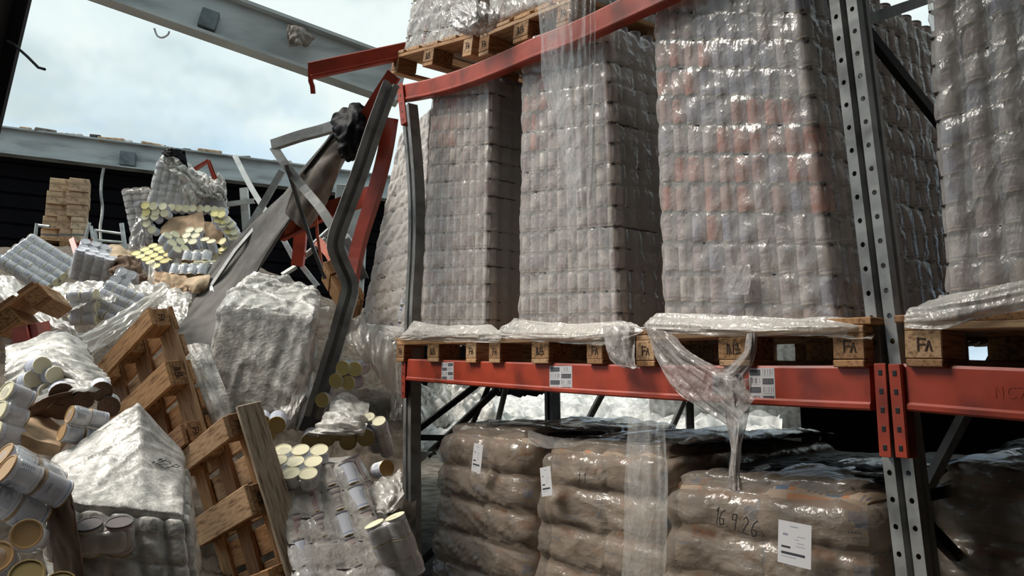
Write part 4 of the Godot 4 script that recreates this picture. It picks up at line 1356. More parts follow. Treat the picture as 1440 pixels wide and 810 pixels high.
	tag(obj("hanging_cable", cm.mesh(), M.steel), "grey cable hanging in front of the dark far wall", "cable")
	# cartons on a pallet by the far wall
	var d := 11.5
	var bx := CB * Vector3(1, 0, 0)
	bx.y = 0
	bx = bx.normalized().rotated(Vector3.UP, 0.46)
	var bz := bx.cross(Vector3.UP)
	var pa := P(55, 350, d)
	var pb := P(127, 350, d)
	pallet(Transform3D(Basis(bx, Vector3.UP, bz), (pa + pb) * 0.5 - bz * 0.3), pa.distance_to(pb), 0.8, "far wooden pallet carrying brown cartons before the dark wall", "", false)
	var rows := [[250, 269, [[71, 97], [98, 123]], "top tier"], [268.5, 287, [[67, 94], [94.5, 122]], "second tier"], [286.5, 304, [[65, 92.5], [94.5, 120]], "third tier"], [303.5, 322, [[61, 79.5], [80.5, 99.5], [100.5, 120]], "fourth tier"], [321.5, 341, [[58, 83], [84, 101], [102, 119]], "bottom tier"]]
	for r in rows:
		var k := 0
		var names := ["left", "right"] if r[2].size() == 2 else ["left", "middle", "right"]
		for q in r[2]:
			var a := P(q[0], r[1], d)
			var b := P(q[1], r[1], d)
			var t := P(q[0], r[0], d)
			var size := Vector3(a.distance_to(b) * 0.99, a.distance_to(t) * 0.97, 0.42)
			var o := thing("carton", "brown carton, %s one in the %s of the far pallet stack" % [names[k], r[3]], "carton", (a + b) * 0.5)
			var c := (a + b) * 0.5 + Vector3.UP * size.y / 2 - bz * 0.21 + bz * rz(0.02)
			var xf := Transform3D(Basis(bx, Vector3.UP, bz).rotated(Vector3.UP, rz(0.02)), c)
			obj("box_body", bbox(size, 0.006), M.card[k % 3], o, xf)
			obj("tape", bbox(Vector3(size.x * 1.004, 0.028, 0.425), 0.002), M.grey_tape if r[1] > 330 else M.tape, o, xf * Transform3D(Basis(), Vector3(0, size.y * 0.08, 0)))
			k += 1


# ---------------------------------------------------------------- fallen cans, packs, loads and pallets
# a shrink-wrapped pack: middle c, x towards xe, lids towards ue; nx, ny, nz cans; dia and tall in metres
func pack(label: String, c: Vector3, xe: Vector3, ue: Vector3, nx: int, ny: int, nz: int, dia: float, tall: float, lid: Material, wrap: Material, group := "", mats := []) -> Node3D:
	var fy := frame(c, ue, xe)
	var t := Transform3D(Basis(fy.basis.y, fy.basis.x, fy.basis.y.cross(fy.basis.x)), c)
	var o := thing("can_pack" if nx * ny * nz > 1 else "tin_can", label, "can pack" if nx * ny * nz > 1 else "can", c, group)
	for i in nx:
		for j in ny:
			for k in nz:
				var p := Vector3((i - (nx - 1) / 2.0) * dia * 1.01, (j - (ny - 1) / 2.0) * tall * 1.02, (k - (nz - 1) / 2.0) * dia * 1.01) + Vector3(rz(0.003), rz(0.004), rz(0.003))
				var m: Array = mats if mats.size() > 0 else M.white_labels
				can_at(o, t * Transform3D(Basis.from_euler(Vector3(rz(0.04), 0, rz(0.04))), p), dia, tall, m[rng.randi() % m.size()], lid)
	if wrap:
		var size := Vector3(dia * 1.01 * nx, tall * 1.02 * ny, dia * 1.01 * nz)
		var h := hexa_of(t * Transform3D(Basis(), Vector3(0, -size.y / 2, size.z / 2)), size)
		var sd := rng.randf() * 40.0
		obj("shrink_film", skin(h, dia * 0.42, 0.013, [[2, 1.0], [2, -1.0], [0, 1.0], [0, -1.0], [1, 1.0], [1, -1.0]], hug(size, nx, ny, nz, sd, 0.006), 0.003), wrap, o)
	return o


func fallen_load(label: String, h: Array, r: float, step: float, nx: int, ny: int, nz: int, deep: float, loose: float, mat: Material, sd: float, bump := 0.0) -> Node3D:
	var o := thing("fallen_load", label, "wrapped pallet load", tri3(h, 0.5, 0, 0.5))
	var d := dims(h)
	var c := Vector3(d.x / nx, d.y / ny, d.z / nz)
	var f := func(q: Vector3, nr: Vector3) -> float:
		var w: float = noise.get_noise_3d(q.x * 1.7 + sd, q.y * 1.7, q.z * 1.7)
		var s: float = 1.0 - absf(noise.get_noise_3d(q.x * 2.6 + q.y * 1.4 + sd, q.y * 0.9 - q.x * 0.8, q.z * 2.6)) * 6.0
		var s2: float = 1.0 - absf(noise.get_noise_3d(q.x * 6.0 + sd, q.y * 2.5 + q.x * 3.0, q.z * 6.0)) * 4.0
		var g := 0.0
		var bt := 0.0
		if absf(nr.y) < 0.8:
			var a: float = absf(fposmod((q.x / c.x + nx * 0.5) if absf(nr.z) > absf(nr.x) else (q.z / c.z + nz * 0.5), 1.0) - 0.5) * 2.0
			var b: float = absf(fposmod(q.y / c.y + ny * 0.5, 1.0) - 0.5) * 2.0
			g = -deep * (pow(a, 3.0) + 0.45 * pow(b, 5.0))
		else:
			var uu: float = q.x / d.x + 0.5
			bt = bump * (minf(uu / 0.66, (1.0 - uu) / 0.34)) * clampf(0.5 - q.z / d.z, 0.0, 1.0)
		var fold := 0.0
		for k in 6:
			var an := 0.5 + 0.42 * sin(sd * 3.0 + k * 2.4)
			var dd: float = q.x * cos(an) + (q.z if absf(nr.y) > 0.6 else q.y) * sin(an) - d.x * (0.42 - 0.17 * k) + 0.03 * w
			fold += exp(-dd * dd / (step * step * 1.6)) * (1.0 if k % 2 == 0 else -0.8)
		return g + bt + loose * 0.4 * fold + loose * (0.8 * w + 0.45 * maxf(s, 0.0) + 0.16 * maxf(s2, 0.0))
	obj("wrapping", skin(h, r, step, [[2, 1.0], [0, 1.0], [0, -1.0], [1, 1.0]], f), mat, o)
	return o


func card_box(label: String, h: Array, mat: Material) -> Node3D:
	var o := thing("crushed_carton", label, "carton", tri3(h, 0.5, 0.5, 0.5))
	obj("box_body", skin(h, 0.008, 0.02, [[2, 1.0], [2, -1.0], [0, 1.0], [0, -1.0], [1, 1.0], [1, -1.0]], func(q: Vector3, _n: Vector3) -> float: return 0.012 * noise.get_noise_3d(q.x * 9, q.y * 9, q.z * 9)), mat, o)
	return o


func build_rubble() -> void:
	var near := CB * Vector3(0, 0, 1)
	# what everything lies on: crushed packaging without edges of its own
	var hr := []
	for q in [[1040, 2.5], [900, 3.1], [790, 3.7], [700, 4.3], [610, 5.0], [535, 5.8], [455, 6.6], [400, 7.6], [358, 8.8], [352, 10.0], [351, 11.0], [351, 12.2], [356, 13.4]]:
		var row := []
		for x in [-260, -60, 60, 170, 280, 390, 490, 585]:
			var lift := 0.0
			if x > 360:
				lift = 26.0 * (x - 360) / 225.0 + (70.0 * smoothstep(360.0, 420.0, x) if q[1] > 6.2 else 0.0)
			row.append(P(x, q[0] + lift + rz(7), q[1]))
		hr.append(row)
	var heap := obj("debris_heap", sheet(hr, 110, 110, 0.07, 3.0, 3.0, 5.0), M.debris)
	tag(heap, "heap of crushed packaging under the fallen cans and loads", "debris")
	heap.set_meta("kind", "stuff")
	var hb := []
	for q in [[640, 5.6], [612, 6.4], [590, 7.4], [566, 8.6], [552, 10.0]]:
		var row := []
		for x in [560, 640, 720, 800, 900, 1000, 1100]:
			row.append(P(x, q[0] + rz(8), q[1]))
		hb.append(row)
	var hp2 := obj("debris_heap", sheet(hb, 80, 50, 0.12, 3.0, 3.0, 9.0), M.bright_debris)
	tag(hp2, "bright heap of crushed packaging in the daylight behind the rack", "debris")
	hp2.set_meta("kind", "stuff")

	# --- bottom left corner
	pack("pack of large white cans at the left edge, lids turned up to the left", P(30, 686, 2.25), P(50, 753, 2.3), P(-52, 646, 2.14), 2, 2, 2, 0.088, 0.092, M.lid_tan, M.film_thin)
	pack("single can at the left edge, tan end turned to the viewer", P(42, 755, 2.12), P(90, 765, 2.2), P(14, 738, 1.88), 1, 1, 1, 0.082, 0.115, M.lid_tan, M.film_thin)
	pack("single can cut off by the left edge, below the can with the tan end", P(-2, 790, 2.1), P(30, 800, 2.1), P(-20, 760, 1.95), 1, 1, 1, 0.09, 0.11, M.lid_tan, M.film_thin)
	pack("row of cans at the bottom left corner, olive-cream lids up", P(84, 836, 1.95), P(120, 846, 1.95), P(80, 770, 1.80), 3, 1, 1, 0.084, 0.10, M.lid_olive, null)
	pack("bulging film-wrapped pack of white cans at the left edge, above the crushed brown carton", P(6, 588, 2.85), P(26, 640, 2.85), P(-40, 572, 2.75), 3, 1, 2, 0.08, 0.1, M.lid, M.film)
	pack("stub pack of four pale cans with dark printed windows, beside the crushed brown carton", P(119, 600, 2.85), P(122, 650, 2.85), P(60, 588, 2.74), 2, 2, 1, 0.068, 0.07, M.lid_tan, M.film_thin)
	var ba := [P(10, 614, 2.75), P(82, 632, 2.75), P(16, 606, 2.72), P(88, 612, 2.72)]
	ba = [P(12, 632, 2.8), P(78, 646, 2.8), P(16, 606, 2.8), P(84, 628, 2.78), P(46, 606, 3.1), P(100, 618, 3.1), P(54, 575, 3.1), P(93, 602, 3.08)]
	card_box("crushed brown carton among cans near the left edge", ba, M.card[0])
	var k := 0
	for q in [[86, 560, 0.095, "brown can end under the lip of the white heap, leftmost"], [118, 568, 0.075, "brown can end under the lip of the white heap, second"], [143, 555, 0.082, "brown can end under the lip of the white heap, topmost"], [152, 578, 0.085, "brown can end under the lip of the white heap, lowest right"]]:
		pack(q[3], P(q[0], q[1] - 8, 3.05), P(q[0] + 30, q[1] - 6, 3.05), P(q[0] + 2, q[1] + 14, 2.72), 1, 1, 1, q[2], 0.12, M.card_dark, null)
	for q in [[62, 513, 112, 503, "topmost"], [80, 527, 130, 524, "rightmost"], [50, 532, 90, 510, "second from the left"], [42, 553, 70, 545, "lowest left"], [70, 548, 105, 560, "lowest right"]]:
		pack("loose can with cream lid in the white heap's torn side, %s" % q[4], P(q[0] - 9, q[1] + 2, 3.12), P(q[0] - 6, q[1] + 50, 3.1), P(q[2], q[3], 2.85), 1, 1, 1, 0.072, 0.10, M.lid, null)
	# --- left slope
	pack("large slab of tipped white cans in rows below the cartons", P(55, 372, 6.2), P(18, 408, 6.0), P(120, 411, 6.2), 5, 6, 2, 0.072, 0.076, M.lid, M.film_thin)
	pack("pack of lilac-white cans lying right of the tipped slab", P(132, 376, 5.9), P(170, 396, 5.95), P(142, 336, 5.85), 4, 3, 2, 0.074, 0.078, M.lid_pale, M.film)
	pack("pack of pale cans behind the tipped slab, under an orange scrap", P(138, 354, 6.4), P(180, 344, 6.4), P(144, 330, 6.3), 4, 1, 2, 0.074, 0.09, M.lid_pale, M.film_thin)
	pack("small pack of lilac cans beside the dark crumpled cardboard", P(176, 398, 5.6), P(210, 408, 5.6), P(168, 368, 5.35), 2, 2, 2, 0.078, 0.09, M.lid_pale, M.film_thin)
	pack("pack of cans in slanting rows above the upper broken pallet", P(163, 428, 5.1), P(143, 456, 5.0), P(205, 446, 5.1), 4, 4, 1, 0.07, 0.074, M.lid, M.film_thin)
	pack("half-buried pack of cans under film left of the slanting rows", P(118, 432, 5.0), P(90, 455, 5.0), P(160, 430, 5.0), 3, 2, 1, 0.08, 0.09, M.lid, M.film)
	pack("pack of cans at the left edge under the stretched film", P(4, 470, 4.2), P(30, 500, 4.2), P(0, 420, 4.1), 2, 3, 2, 0.078, 0.09, M.lid, M.film)
	# --- the far heap
	var m1 := P(219, 366, 6.4)
	pack("crate-like pack of cans with yellow lids up, low left of the far heap", m1, P(252, 384, 6.2), m1 + Vector3.UP * 0.9 + near * 0.75, 5, 1, 3, 0.076, 0.11, M.lid_yellow, null)
	pack("dark tipped pack of cans between the yellow lids and the brown sheet", P(244, 345, 6.3), P(264, 360, 6.25), P(262, 322, 6.2), 3, 1, 2, 0.075, 0.1, M.lid, M.film_thin)
	var m3 := P(272, 338, 6.7)
	pack("pack with six pale lids in two columns in the far heap's middle", m3, P(300, 340, 6.7), m3 + Vector3.UP * 0.8 + near * 0.9, 2, 1, 3, 0.078, 0.13, M.lid, null)
	var m3b := P(295, 346, 6.6)
	pack("two cans with pale lids right of the six pale lids", m3b, P(318, 356, 6.55), m3b + Vector3.UP * 0.8 + near * 0.6, 2, 1, 1, 0.078, 0.12, M.lid, null)
	var m4 := P(265, 381, 6.0)
	pack("row of four white cans low in the far heap, nearest the brown box", m4, P(290, 381, 6.0), m4 + Vector3.UP * 0.9 - near * 0.5, 4, 1, 1, 0.072, 0.105, M.lid, M.film_thin)
	var m5 := P(277, 362, 6.2)
	pack("row of three white cans above the row of four in the far heap", m5, P(300, 362, 6.2), m5 + Vector3.UP * 0.9 - near * 0.4, 3, 1, 1, 0.076, 0.1, M.lid, M.film_thin)
	var m6 := P(292, 376, 6.1)
	pack("three tilted white cans right of the row of four", m6, P(318, 388, 6.1), m6 + Vector3.UP * 0.9 + near * 0.2, 3, 1, 1, 0.075, 0.1, M.lid, M.film_thin)
	var fk := -1
	for q in [[303, 307], [315, 306], [323, 313], [308, 314], [317, 315.5], [328, 321], [317, 322], [322, 331], [333, 330], [335, 337], [327, 340], [317, 344], [318, 355], [312, 359], [307, 366]]:
		fk += 1
		var c := P(q[0], q[1], 6.7)
		pack("pale yellow can lid spilled down the far heap's right flank, %s from the top" % nth(fk), c, c + CB * Vector3(1, 0, 0), c + near * 0.9 + Vector3.UP * (0.55 + rz(0.2)) + CB * Vector3(rz(0.3), 0, 0), 1, 1, 1, 0.076, 0.11, M.lid_yellow if rng.randf() < 0.6 else M.lid, null, "cans spilled down the far heap's right flank")
	var gk := -1
	for q in [[207, 292], [219, 292], [232, 293], [209, 300], [222, 300.5], [234, 302], [207, 307.5], [221, 307.5], [209, 317], [217, 325]]:
		gk += 1
		var c := P(q[0], q[1], 6.85)
		pack("pale yellow can lid under the far crumpled stack's left corner, %s in reading order" % nth(gk), c, c + CB * Vector3(1, 0, 0), c + near + Vector3.UP * (0.25 + rz(0.1)), 1, 1, 1, 0.076, 0.1, M.lid_yellow if rng.randf() < 0.4 else M.lid, null, "can ends under the far crumpled stack, left")
	for i in 8:
		var c := P(244 + 10.0 * i, 294 + 0.4 * i, 6.95)
		pack("pale can lid in the row under the far crumpled stack, %s from the left" % nth(i), c, c + CB * Vector3(1, 0, 0), c + near + Vector3.UP * (0.2 + rz(0.1)), 1, 1, 1, 0.07, 0.1, M.lid, null, "row of can ends under the far crumpled stack")
	var fh := [P(205, 294, 7.0), P(318, 297, 7.0), P(221, 226, 7.05), P(318, 262, 7.05), P(208, 292, 7.7), P(322, 295, 7.7), P(230, 214, 7.7), P(312, 256, 7.7)]
	can_load(fh, 9, 7, 8, "far crumpled stack of wrapped cans on top of the heap, before the grey girder", palette_of(M.white_labels + M.grey_labels, [], 11), M.grey_labels[0], M.film_milky, [], 33.0, true)
	fh = [P(188, 345, 7.4), P(214, 345, 7.4), P(172, 267, 7.5), P(210, 263, 7.5), P(188, 345, 8.2), P(214, 345, 8.2), P(172, 267, 8.2), P(210, 263, 8.2)]
	can_load(fh, 3, 9, 8, "narrow stack of grey cans left of and behind the far crumpled stack", palette_of(M.grey_labels + M.blue_labels, [], 12), M.grey_labels[0], M.film, [], 37.0, true)
	# --- the middle
	fallen_load("large crumpled white film-wrapped load slumped behind the broken pallets", [P(258, 612, 3.85), P(402, 612, 3.8), P(312, 424, 4.05), P(452, 440, 4.0), P(300, 612, 4.8), P(440, 612, 4.8), P(350, 376, 4.55), P(448, 398, 4.6)], 0.06, 0.014, 7, 7, 8, 0.004, 0.028, M.film_white, 3.0)
	var l2 := fallen_load("wrapped white can load in front, at lower left, with scribbled writing on its top", [P(74, 905, 2.25), P(288, 905, 2.4), P(70, 704, 2.36), P(268, 727, 2.48), P(70, 905, 2.85), P(296, 905, 3.0), P(62, 650, 2.78), P(268, 640, 2.95)], 0.045, 0.009, 5, 5, 6, 0.026, 0.010, M.film_white, 12.0, 0.135)
	pack("pack of grey cans standing at the front load's left corner, under its torn film", P(126, 758, 2.35), P(172, 768, 2.38), P(122, 700, 2.32), 3, 1, 1, 0.082, 0.1, M.lid_grey, M.film_milky, "", M.grey_labels)
	var wx := frame(P(228, 668, 2.70), P(262, 682, 2.68), P(216, 622, 2.95))
	stroke_text(l2, "marker_digit", glyphs("112P"), wx * Transform3D(Basis(), Vector3(-0.04, -0.03, 0.045)), 0.028, M.ink, 0.003)
	pack("pack of cans with cream lids up, right of the lower broken pallet", P(418, 666, 3.34), P(462, 658, 3.32), P(408, 596, 3.22), 3, 2, 3, 0.08, 0.07, M.lid, M.film_thin)
	# leaning block of wrapped cans
	var bh := [P(420, 880, 2.86), P(592, 880, 2.92), P(388, 664, 3.28), P(496, 652, 3.34), P(440, 870, 3.3), P(610, 870, 3.4), P(400, 650, 3.6), P(505, 640, 3.6)]
	can_load(bh, 4, 6, 4, "leaning block of cans under dull film, left of the left upright's foot", palette_of(M.grey_labels + [M.white_labels[2]], [], 13), M.grey_labels[0], M.film_milky, [], 41.0, true)
	pack("small pack of grey cans leaning beside the left upright's foot", P(556, 772, 3.1), P(580, 755, 3.1), P(540, 730, 3.1), 2, 3, 1, 0.085, 0.085, M.lid, M.film)
	for q in [[372, 617, "lower"], [387, 601, "upper"], [366, 600, "hindmost"]]:
		pack("can with olive end above the cream-lidded pack, %s of the three" % q[2], P(q[0] + 3, q[1] - 8, 3.55), P(q[0] + 30, q[1] - 8, 3.55), P(q[0] - 3, q[1] + 16, 3.25), 1, 1, 1, 0.085, 0.12, M.lid_olive, null)
	for q in [[436, 626, "first from the left"], [459, 621, "second from the left"], [474, 614, "third from the left"], [489, 626, "fourth from the left"], [513, 621, "rightmost"]]:
		pack("can with dull olive end poking out under the folded film, %s" % q[2], P(q[0] + 2, q[1] - 9, 3.85), P(q[0] + 30, q[1] - 7, 3.85), P(q[0] - 4, q[1] + 14, 3.5), 1, 1, 1, 0.09, 0.13, M.lid_olive, null)
	for q in [[480, 516, "upper left"], [497, 517, "upper right"], [488, 536, "lower right"], [470, 533, "lower left"], [452, 560, "lowest"]]:
		pack("can with yellow lid right of the kinked upright, %s of the cluster" % q[2], P(q[0] + 8, q[1] + 1, 4.25), P(q[0] + 12, q[1] - 40, 4.3), P(q[0] - 26, q[1] + 8, 4.0), 1, 1, 1, 0.085, 0.11, M.lid_yellow, null)
	pack("white-banded pack of cans stacked right of the folded film", P(531, 612, 3.9), P(556, 622, 3.85), P(521, 575, 3.8), 2, 3, 1, 0.07, 0.075, M.lid, M.film)
	pack("loose white can with a gold end beside the left upright", P(538, 660, 3.55), P(538, 700, 3.55), P(575, 650, 3.35), 1, 1, 1, 0.078, 0.10, M.foot, null)
	pack("loose can showing only its gold end, at the left upright's foot", P(548, 742, 3.35), P(560, 780, 3.35), P(572, 726, 3.1), 1, 1, 1, 0.078, 0.10, M.foot, null)
	# --- broken pallets
	var t1 := Basis(CB * Vector3(0.40, -0.86, 0.30).normalized(), Vector3.ZERO, Vector3.ZERO)
	var z1 := (CB * Vector3(0.72, 0.38, 0.52)).slide(t1.x).normalized()
	t1 = Basis(t1.x, z1.cross(t1.x), z1)
	pallet(Transform3D(t1, P(234, 525, 3.62) - z1 * 0.36), 0.72, 0.72, "upper broken wooden pallet standing on edge, underside showing, left of the white load", "", true, 0.02, 5, 1)
	var t2 := Basis((CB * Vector3(0.36, -0.90, 0.22)).normalized(), Vector3.ZERO, Vector3.ZERO)
	var z2 := (CB * Vector3(0.62, 0.36, 0.70)).slide(t2.x).normalized()
	t2 = Basis(t2.x, z2.cross(t2.x), z2)
	var p2 := pallet(Transform3D(t2, P(348, 706, 3.1) - z2 * 0.40), 0.76, 0.8, "lower wooden pallet standing on edge with a pale plank along its side", "", true, 0.01, 5, 0)
	obj("end_plank", bbox(Vector3(0.80, 0.11, 0.024), 0.004), M.wood_grey, p2, p2.transform * Transform3D(Basis(), Vector3(0, 0.115, 0.418)))
	var t3 := Basis((CB * Vector3(0.72, 0.62, -0.3)).normalized(), Vector3.ZERO, Vector3.ZERO)
	var z3 := (CB * Vector3(0.2, 0.1, 0.9)).slide(t3.x).normalized()
	t3 = Basis(t3.x, z3.cross(t3.x), z3)
	pallet(Transform3D(t3, P(14, 462, 4.0) - z3 * 0.2), 0.5, 0.4, "piece of wooden pallet at the left edge, above the orange beam end", "", false, 0.02, 4, 2)
	var t4 := Basis((CB * Vector3(0.5, -0.8, 0.2)).normalized(), Vector3.ZERO, Vector3.ZERO)
	var z4 := (CB * Vector3(0.3, 0.3, 0.9)).slide(t4.x).normalized()
	t4 = Basis(t4.x, z4.cross(t4.x), z4)
	pallet(Transform3D(t4, P(470, 412, 5.2)), 0.36, 0.3, "splintered corner of a wooden pallet behind the kinked upright", "", false, 0.02, 4, 3)
	# --- cardboard
	var card := func(label: String, rows: Array, mat: Material, amp := 0.02, f := 3.0) -> void:
		tag(obj("cardboard_sheet", sheet(rows, 30, 22, amp, f, f, rng.randf() * 20.0, 0.005), mat), label, "cardboard")
	card.call("flat beige cardboard lying between the tipped cans and the yellow lids", [[P(140, 347, 6.6), P(162, 346, 6.5), P(184, 358, 6.5)], [P(142, 362, 6.4), P(162, 366, 6.3), P(182, 374, 6.3)], [P(150, 376, 6.2), P(162, 380, 6.2), P(176, 384, 6.2)]], M.card[2])
	card.call("dark brown crumpled cardboard left of the yellow-lidded pack", [[P(154, 378, 6.0), P(176, 360, 5.9), P(194, 366, 6.0)], [P(158, 388, 5.8), P(180, 376, 5.75), P(202, 388, 5.8)], [P(164, 396, 5.8), P(184, 394, 5.7), P(208, 402, 5.7)]], M.card_dark, 0.045, 6.0)
	card.call("large brown cardboard sheet in the far heap's middle, under the crumpled stack", [[P(226, 322, 6.85), P(248, 306, 6.9), P(286, 299, 6.9)], [P(228, 332, 6.75), P(256, 322, 6.8), P(288, 318, 6.8)], [P(240, 342, 6.7), P(262, 334, 6.75), P(290, 334, 6.75)]], M.card[1], 0.02, 2.5)
	card.call("brown cardboard flap between the six pale lids and the right flank", [[P(287, 314, 6.85), P(300, 312, 6.85), P(312, 318, 6.85)], [P(288, 330, 6.75), P(302, 332, 6.75), P(314, 338, 6.75)], [P(290, 342, 6.7), P(304, 344, 6.7), P(314, 348, 6.7)]], M.card[1])
	card.call("pale cardboard at the heap's foot beside the dark sheet", [[P(262, 392, 5.9), P(278, 388, 5.9), P(296, 390, 5.9)], [P(260, 402, 5.8), P(276, 400, 5.75), P(292, 402, 5.8)], [P(264, 412, 5.8), P(276, 412, 5.75), P(284, 414, 5.8)]], M.card[2])
	card.call("crumpled brown cardboard below the yellow-lidded pack", [[P(206, 392, 6.0), P(230, 384, 6.0), P(262, 390, 6.0)], [P(212, 402, 5.8), P(236, 400, 5.75), P(264, 404, 5.8)], [P(220, 412, 5.7), P(240, 416, 5.7), P(258, 418, 5.7)]], M.card[0], 0.04, 5.0)
	card.call("brown flap hanging at the left side of the front can load", [[P(84, 694, 2.42), P(98, 692, 2.36), P(108, 712, 2.30)], [P(66, 716, 2.34), P(88, 730, 2.27), P(112, 748, 2.24)], [P(74, 770, 2.3), P(96, 790, 2.22), P(120, 800, 2.2)], [P(82, 850, 2.3), P(100, 850, 2.22), P(126, 850, 2.2)]], M.card_dark, 0.012, 4.0)
	card.call("brown torn cardboard lip below the white heap at left", [[P(36, 574, 3.0), P(70, 556, 2.98), P(104, 548, 3.0)], [P(40, 582, 3.02), P(76, 572, 3.0), P(106, 570, 3.02)], [P(50, 590, 3.05), P(80, 588, 3.04), P(106, 588, 3.05)]], M.card_dark, 0.02, 4.0)
	# --- seen in the gap under the long beam
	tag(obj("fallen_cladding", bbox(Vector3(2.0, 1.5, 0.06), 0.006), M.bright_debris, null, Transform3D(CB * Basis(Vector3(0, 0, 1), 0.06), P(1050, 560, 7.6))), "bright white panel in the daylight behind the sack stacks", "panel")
	for q in [[600, 640, 700, 545, 0.05, "dark post leaning in the gap below the long beam, first from the left"], [662, 600, 690, 535, 0.035, "thin dark bar in the gap below the long beam, second from the left"], [700, 590, 712, 540, 0.04, "pale bar in the gap below the long beam, third from the left"], [826, 590, 850, 545, 0.045, "pale slanting bar behind the narrow film strip"], [944, 600, 962, 560, 0.04, "grey slanting bar before the white panel"], [970, 615, 968, 545, 0.06, "dark post before the white panel"]]:
		steel_bar("frame_member", q[5], "frame member", [P(q[0], q[1], 5.8), P(q[2], q[3], 5.7)], q[4], 0.03, M.dark_steel if q[5].begins_with("dark") or q[5].begins_with("thin") else M.steel)


# ---------------------------------------------------------------- loose film
func build_films() -> void:
	var z := FRONT + 0.10
	var f := func(label: String, rows: Array, mat: Material, nu := 40, nv := 40, amp := 0.02, fx := 6.0, fy := 2.0) -> void:
		tag(obj("film_sheet", sheet(rows, nu, nv, amp, fx, fy, rng.randf() * 30.0), mat), label, "plastic film")
	# torn film hanging from the broad stack's pallet
	f.call("torn grey film hanging in a V over the red beam, below the broad stack", [[WZ(905, 456, z), WZ(925, 462, z + 0.02), WZ(945, 470, z + 0.02)], [WZ(926, 505, z), WZ(948, 498, z + 0.03), WZ(972, 496, z + 0.02)], [WZ(952, 545, z), WZ(985, 530, z + 0.03), WZ(1016, 520, z + 0.02)], [WZ(990, 575, z), WZ(1010, 558, z + 0.03), WZ(1034, 528, z + 0.02)], [WZ(1030, 605, z), WZ(1040, 590, z + 0.02), WZ(1062, 560, z + 0.02)]], M.film_grey, 36, 60, 0.016, 14, 2)
	f.call("right arm of the hanging V of torn film", [[WZ(1052, 470, z), WZ(1058, 468, z + 0.01), WZ(1066, 470, z)], [WZ(1046, 494, z + 0.01), WZ(1054, 500, z + 0.02), WZ(1062, 502, z)], [WZ(1026, 514, z + 0.01), WZ(1036, 522, z + 0.02), WZ(1050, 526, z)], [WZ(1012, 520, z + 0.01), WZ(1024, 530, z + 0.02), WZ(1040, 540, z)]], M.film_grey, 20, 30, 0.008, 14, 3)
	f.call("twisted film tail dropping from the V onto the lowest sack stack", [[WZ(1012, 530, z + 0.01), WZ(1030, 535, z + 0.03), WZ(1058, 530, z + 0.01)], [WZ(1020, 580, z), WZ(1036, 590, z + 0.02), WZ(1052, 590, z)], [WZ(1027, 625, z), WZ(1034, 630, z + 0.02), WZ(1041, 628, z)], [WZ(1026, 660, z), WZ(1033, 662, z + 0.02), WZ(1040, 660, z)], [WZ(1028, 688, z), WZ(1034, 690, z + 0.015), WZ(1044, 688, z)]], M.film_grey, 24, 60, 0.012, 20, 2)
	f.call("narrow clear film strip hanging from the red beam before the second sack stack", [[WZ(884, 566, z), WZ(908, 568, z + 0.01), WZ(934, 570, z)], [WZ(881, 640, z + 0.02), WZ(908, 645, z + 0.03), WZ(938, 645, z + 0.01)], [WZ(878, 720, z + 0.05), WZ(908, 725, z + 0.06), WZ(941, 725, z + 0.05)], [WZ(872, 830, z + 0.06), WZ(905, 830, z + 0.07), WZ(936, 830, z + 0.06)]], M.film_thin, 24, 60, 0.012, 14, 1)
	f.call("folded grey film hanging at the pallet corner between the second and third stacks", [[WZ(848, 458, z - 0.02), WZ(868, 458, z), WZ(892, 460, z - 0.03)], [WZ(850, 485, z - 0.01), WZ(872, 486, z + 0.01), WZ(893, 486, z - 0.02)], [WZ(862, 508, z - 0.01), WZ(880, 512, z + 0.01), WZ(894, 512, z)], [WZ(884, 516, z), WZ(892, 518, z + 0.01), WZ(900, 517, z)]], M.film_grey, 24, 30, 0.012, 12, 4)
	# veil from the upper pallets
	f.call("clear film veil hanging from the upper pallet in front of the middle stack", [[WZ(752, -30, z + 0.08), WZ(795, -50, z + 0.12), WZ(842, -60, z + 0.08)], [WZ(760, 50, z + 0.06), WZ(798, 45, z + 0.1), WZ(838, 40, z + 0.06)], [WZ(764, 110, z + 0.03), WZ(800, 108, z + 0.06), WZ(838, 100, z + 0.03)], [WZ(780, 180, z), WZ(806, 185, z + 0.02), WZ(838, 170, z)], [WZ(802, 300, z - 0.02), WZ(815, 305, z), WZ(834, 290, z - 0.02)]], M.film_thin, 40, 70, 0.012, 14, 1)
	f.call("torn bundle of grey film stuffed between the two upper pallets", [[WZ(634, 12, z), WZ(660, 2, z + 0.06), WZ(700, 12, z)], [WZ(636, 26, z + 0.04), WZ(665, 20, z + 0.12), WZ(704, 24, z + 0.03)], [WZ(642, 38, z + 0.04), WZ(664, 40, z + 0.1), WZ(694, 36, z + 0.03)], [WZ(654, 48, z), WZ(668, 48, z + 0.05), WZ(682, 44, z)]], M.film_grey, 34, 34, 0.03, 12, 10)
	# film over the rubble
	f.call("white wrinkled film over the heap at left, above the torn can ends", [[P(10, 492, 3.5), P(50, 476, 3.6), P(88, 466, 3.7), P(118, 486, 3.7)], [P(8, 512, 3.3), P(56, 492, 3.38), P(98, 490, 3.4), P(132, 512, 3.45)], [P(10, 530, 3.2), P(62, 502, 3.22), P(110, 520, 3.2), P(150, 530, 3.3)], [P(14, 560, 3.1), P(92, 536, 3.1), P(122, 545, 3.05), P(156, 540, 3.15)], [P(70, 575, 3.0), P(98, 552, 2.99), P(126, 552, 2.96), P(154, 552, 3.05)]], M.film_white, 60, 60, 0.022, 3, 14)
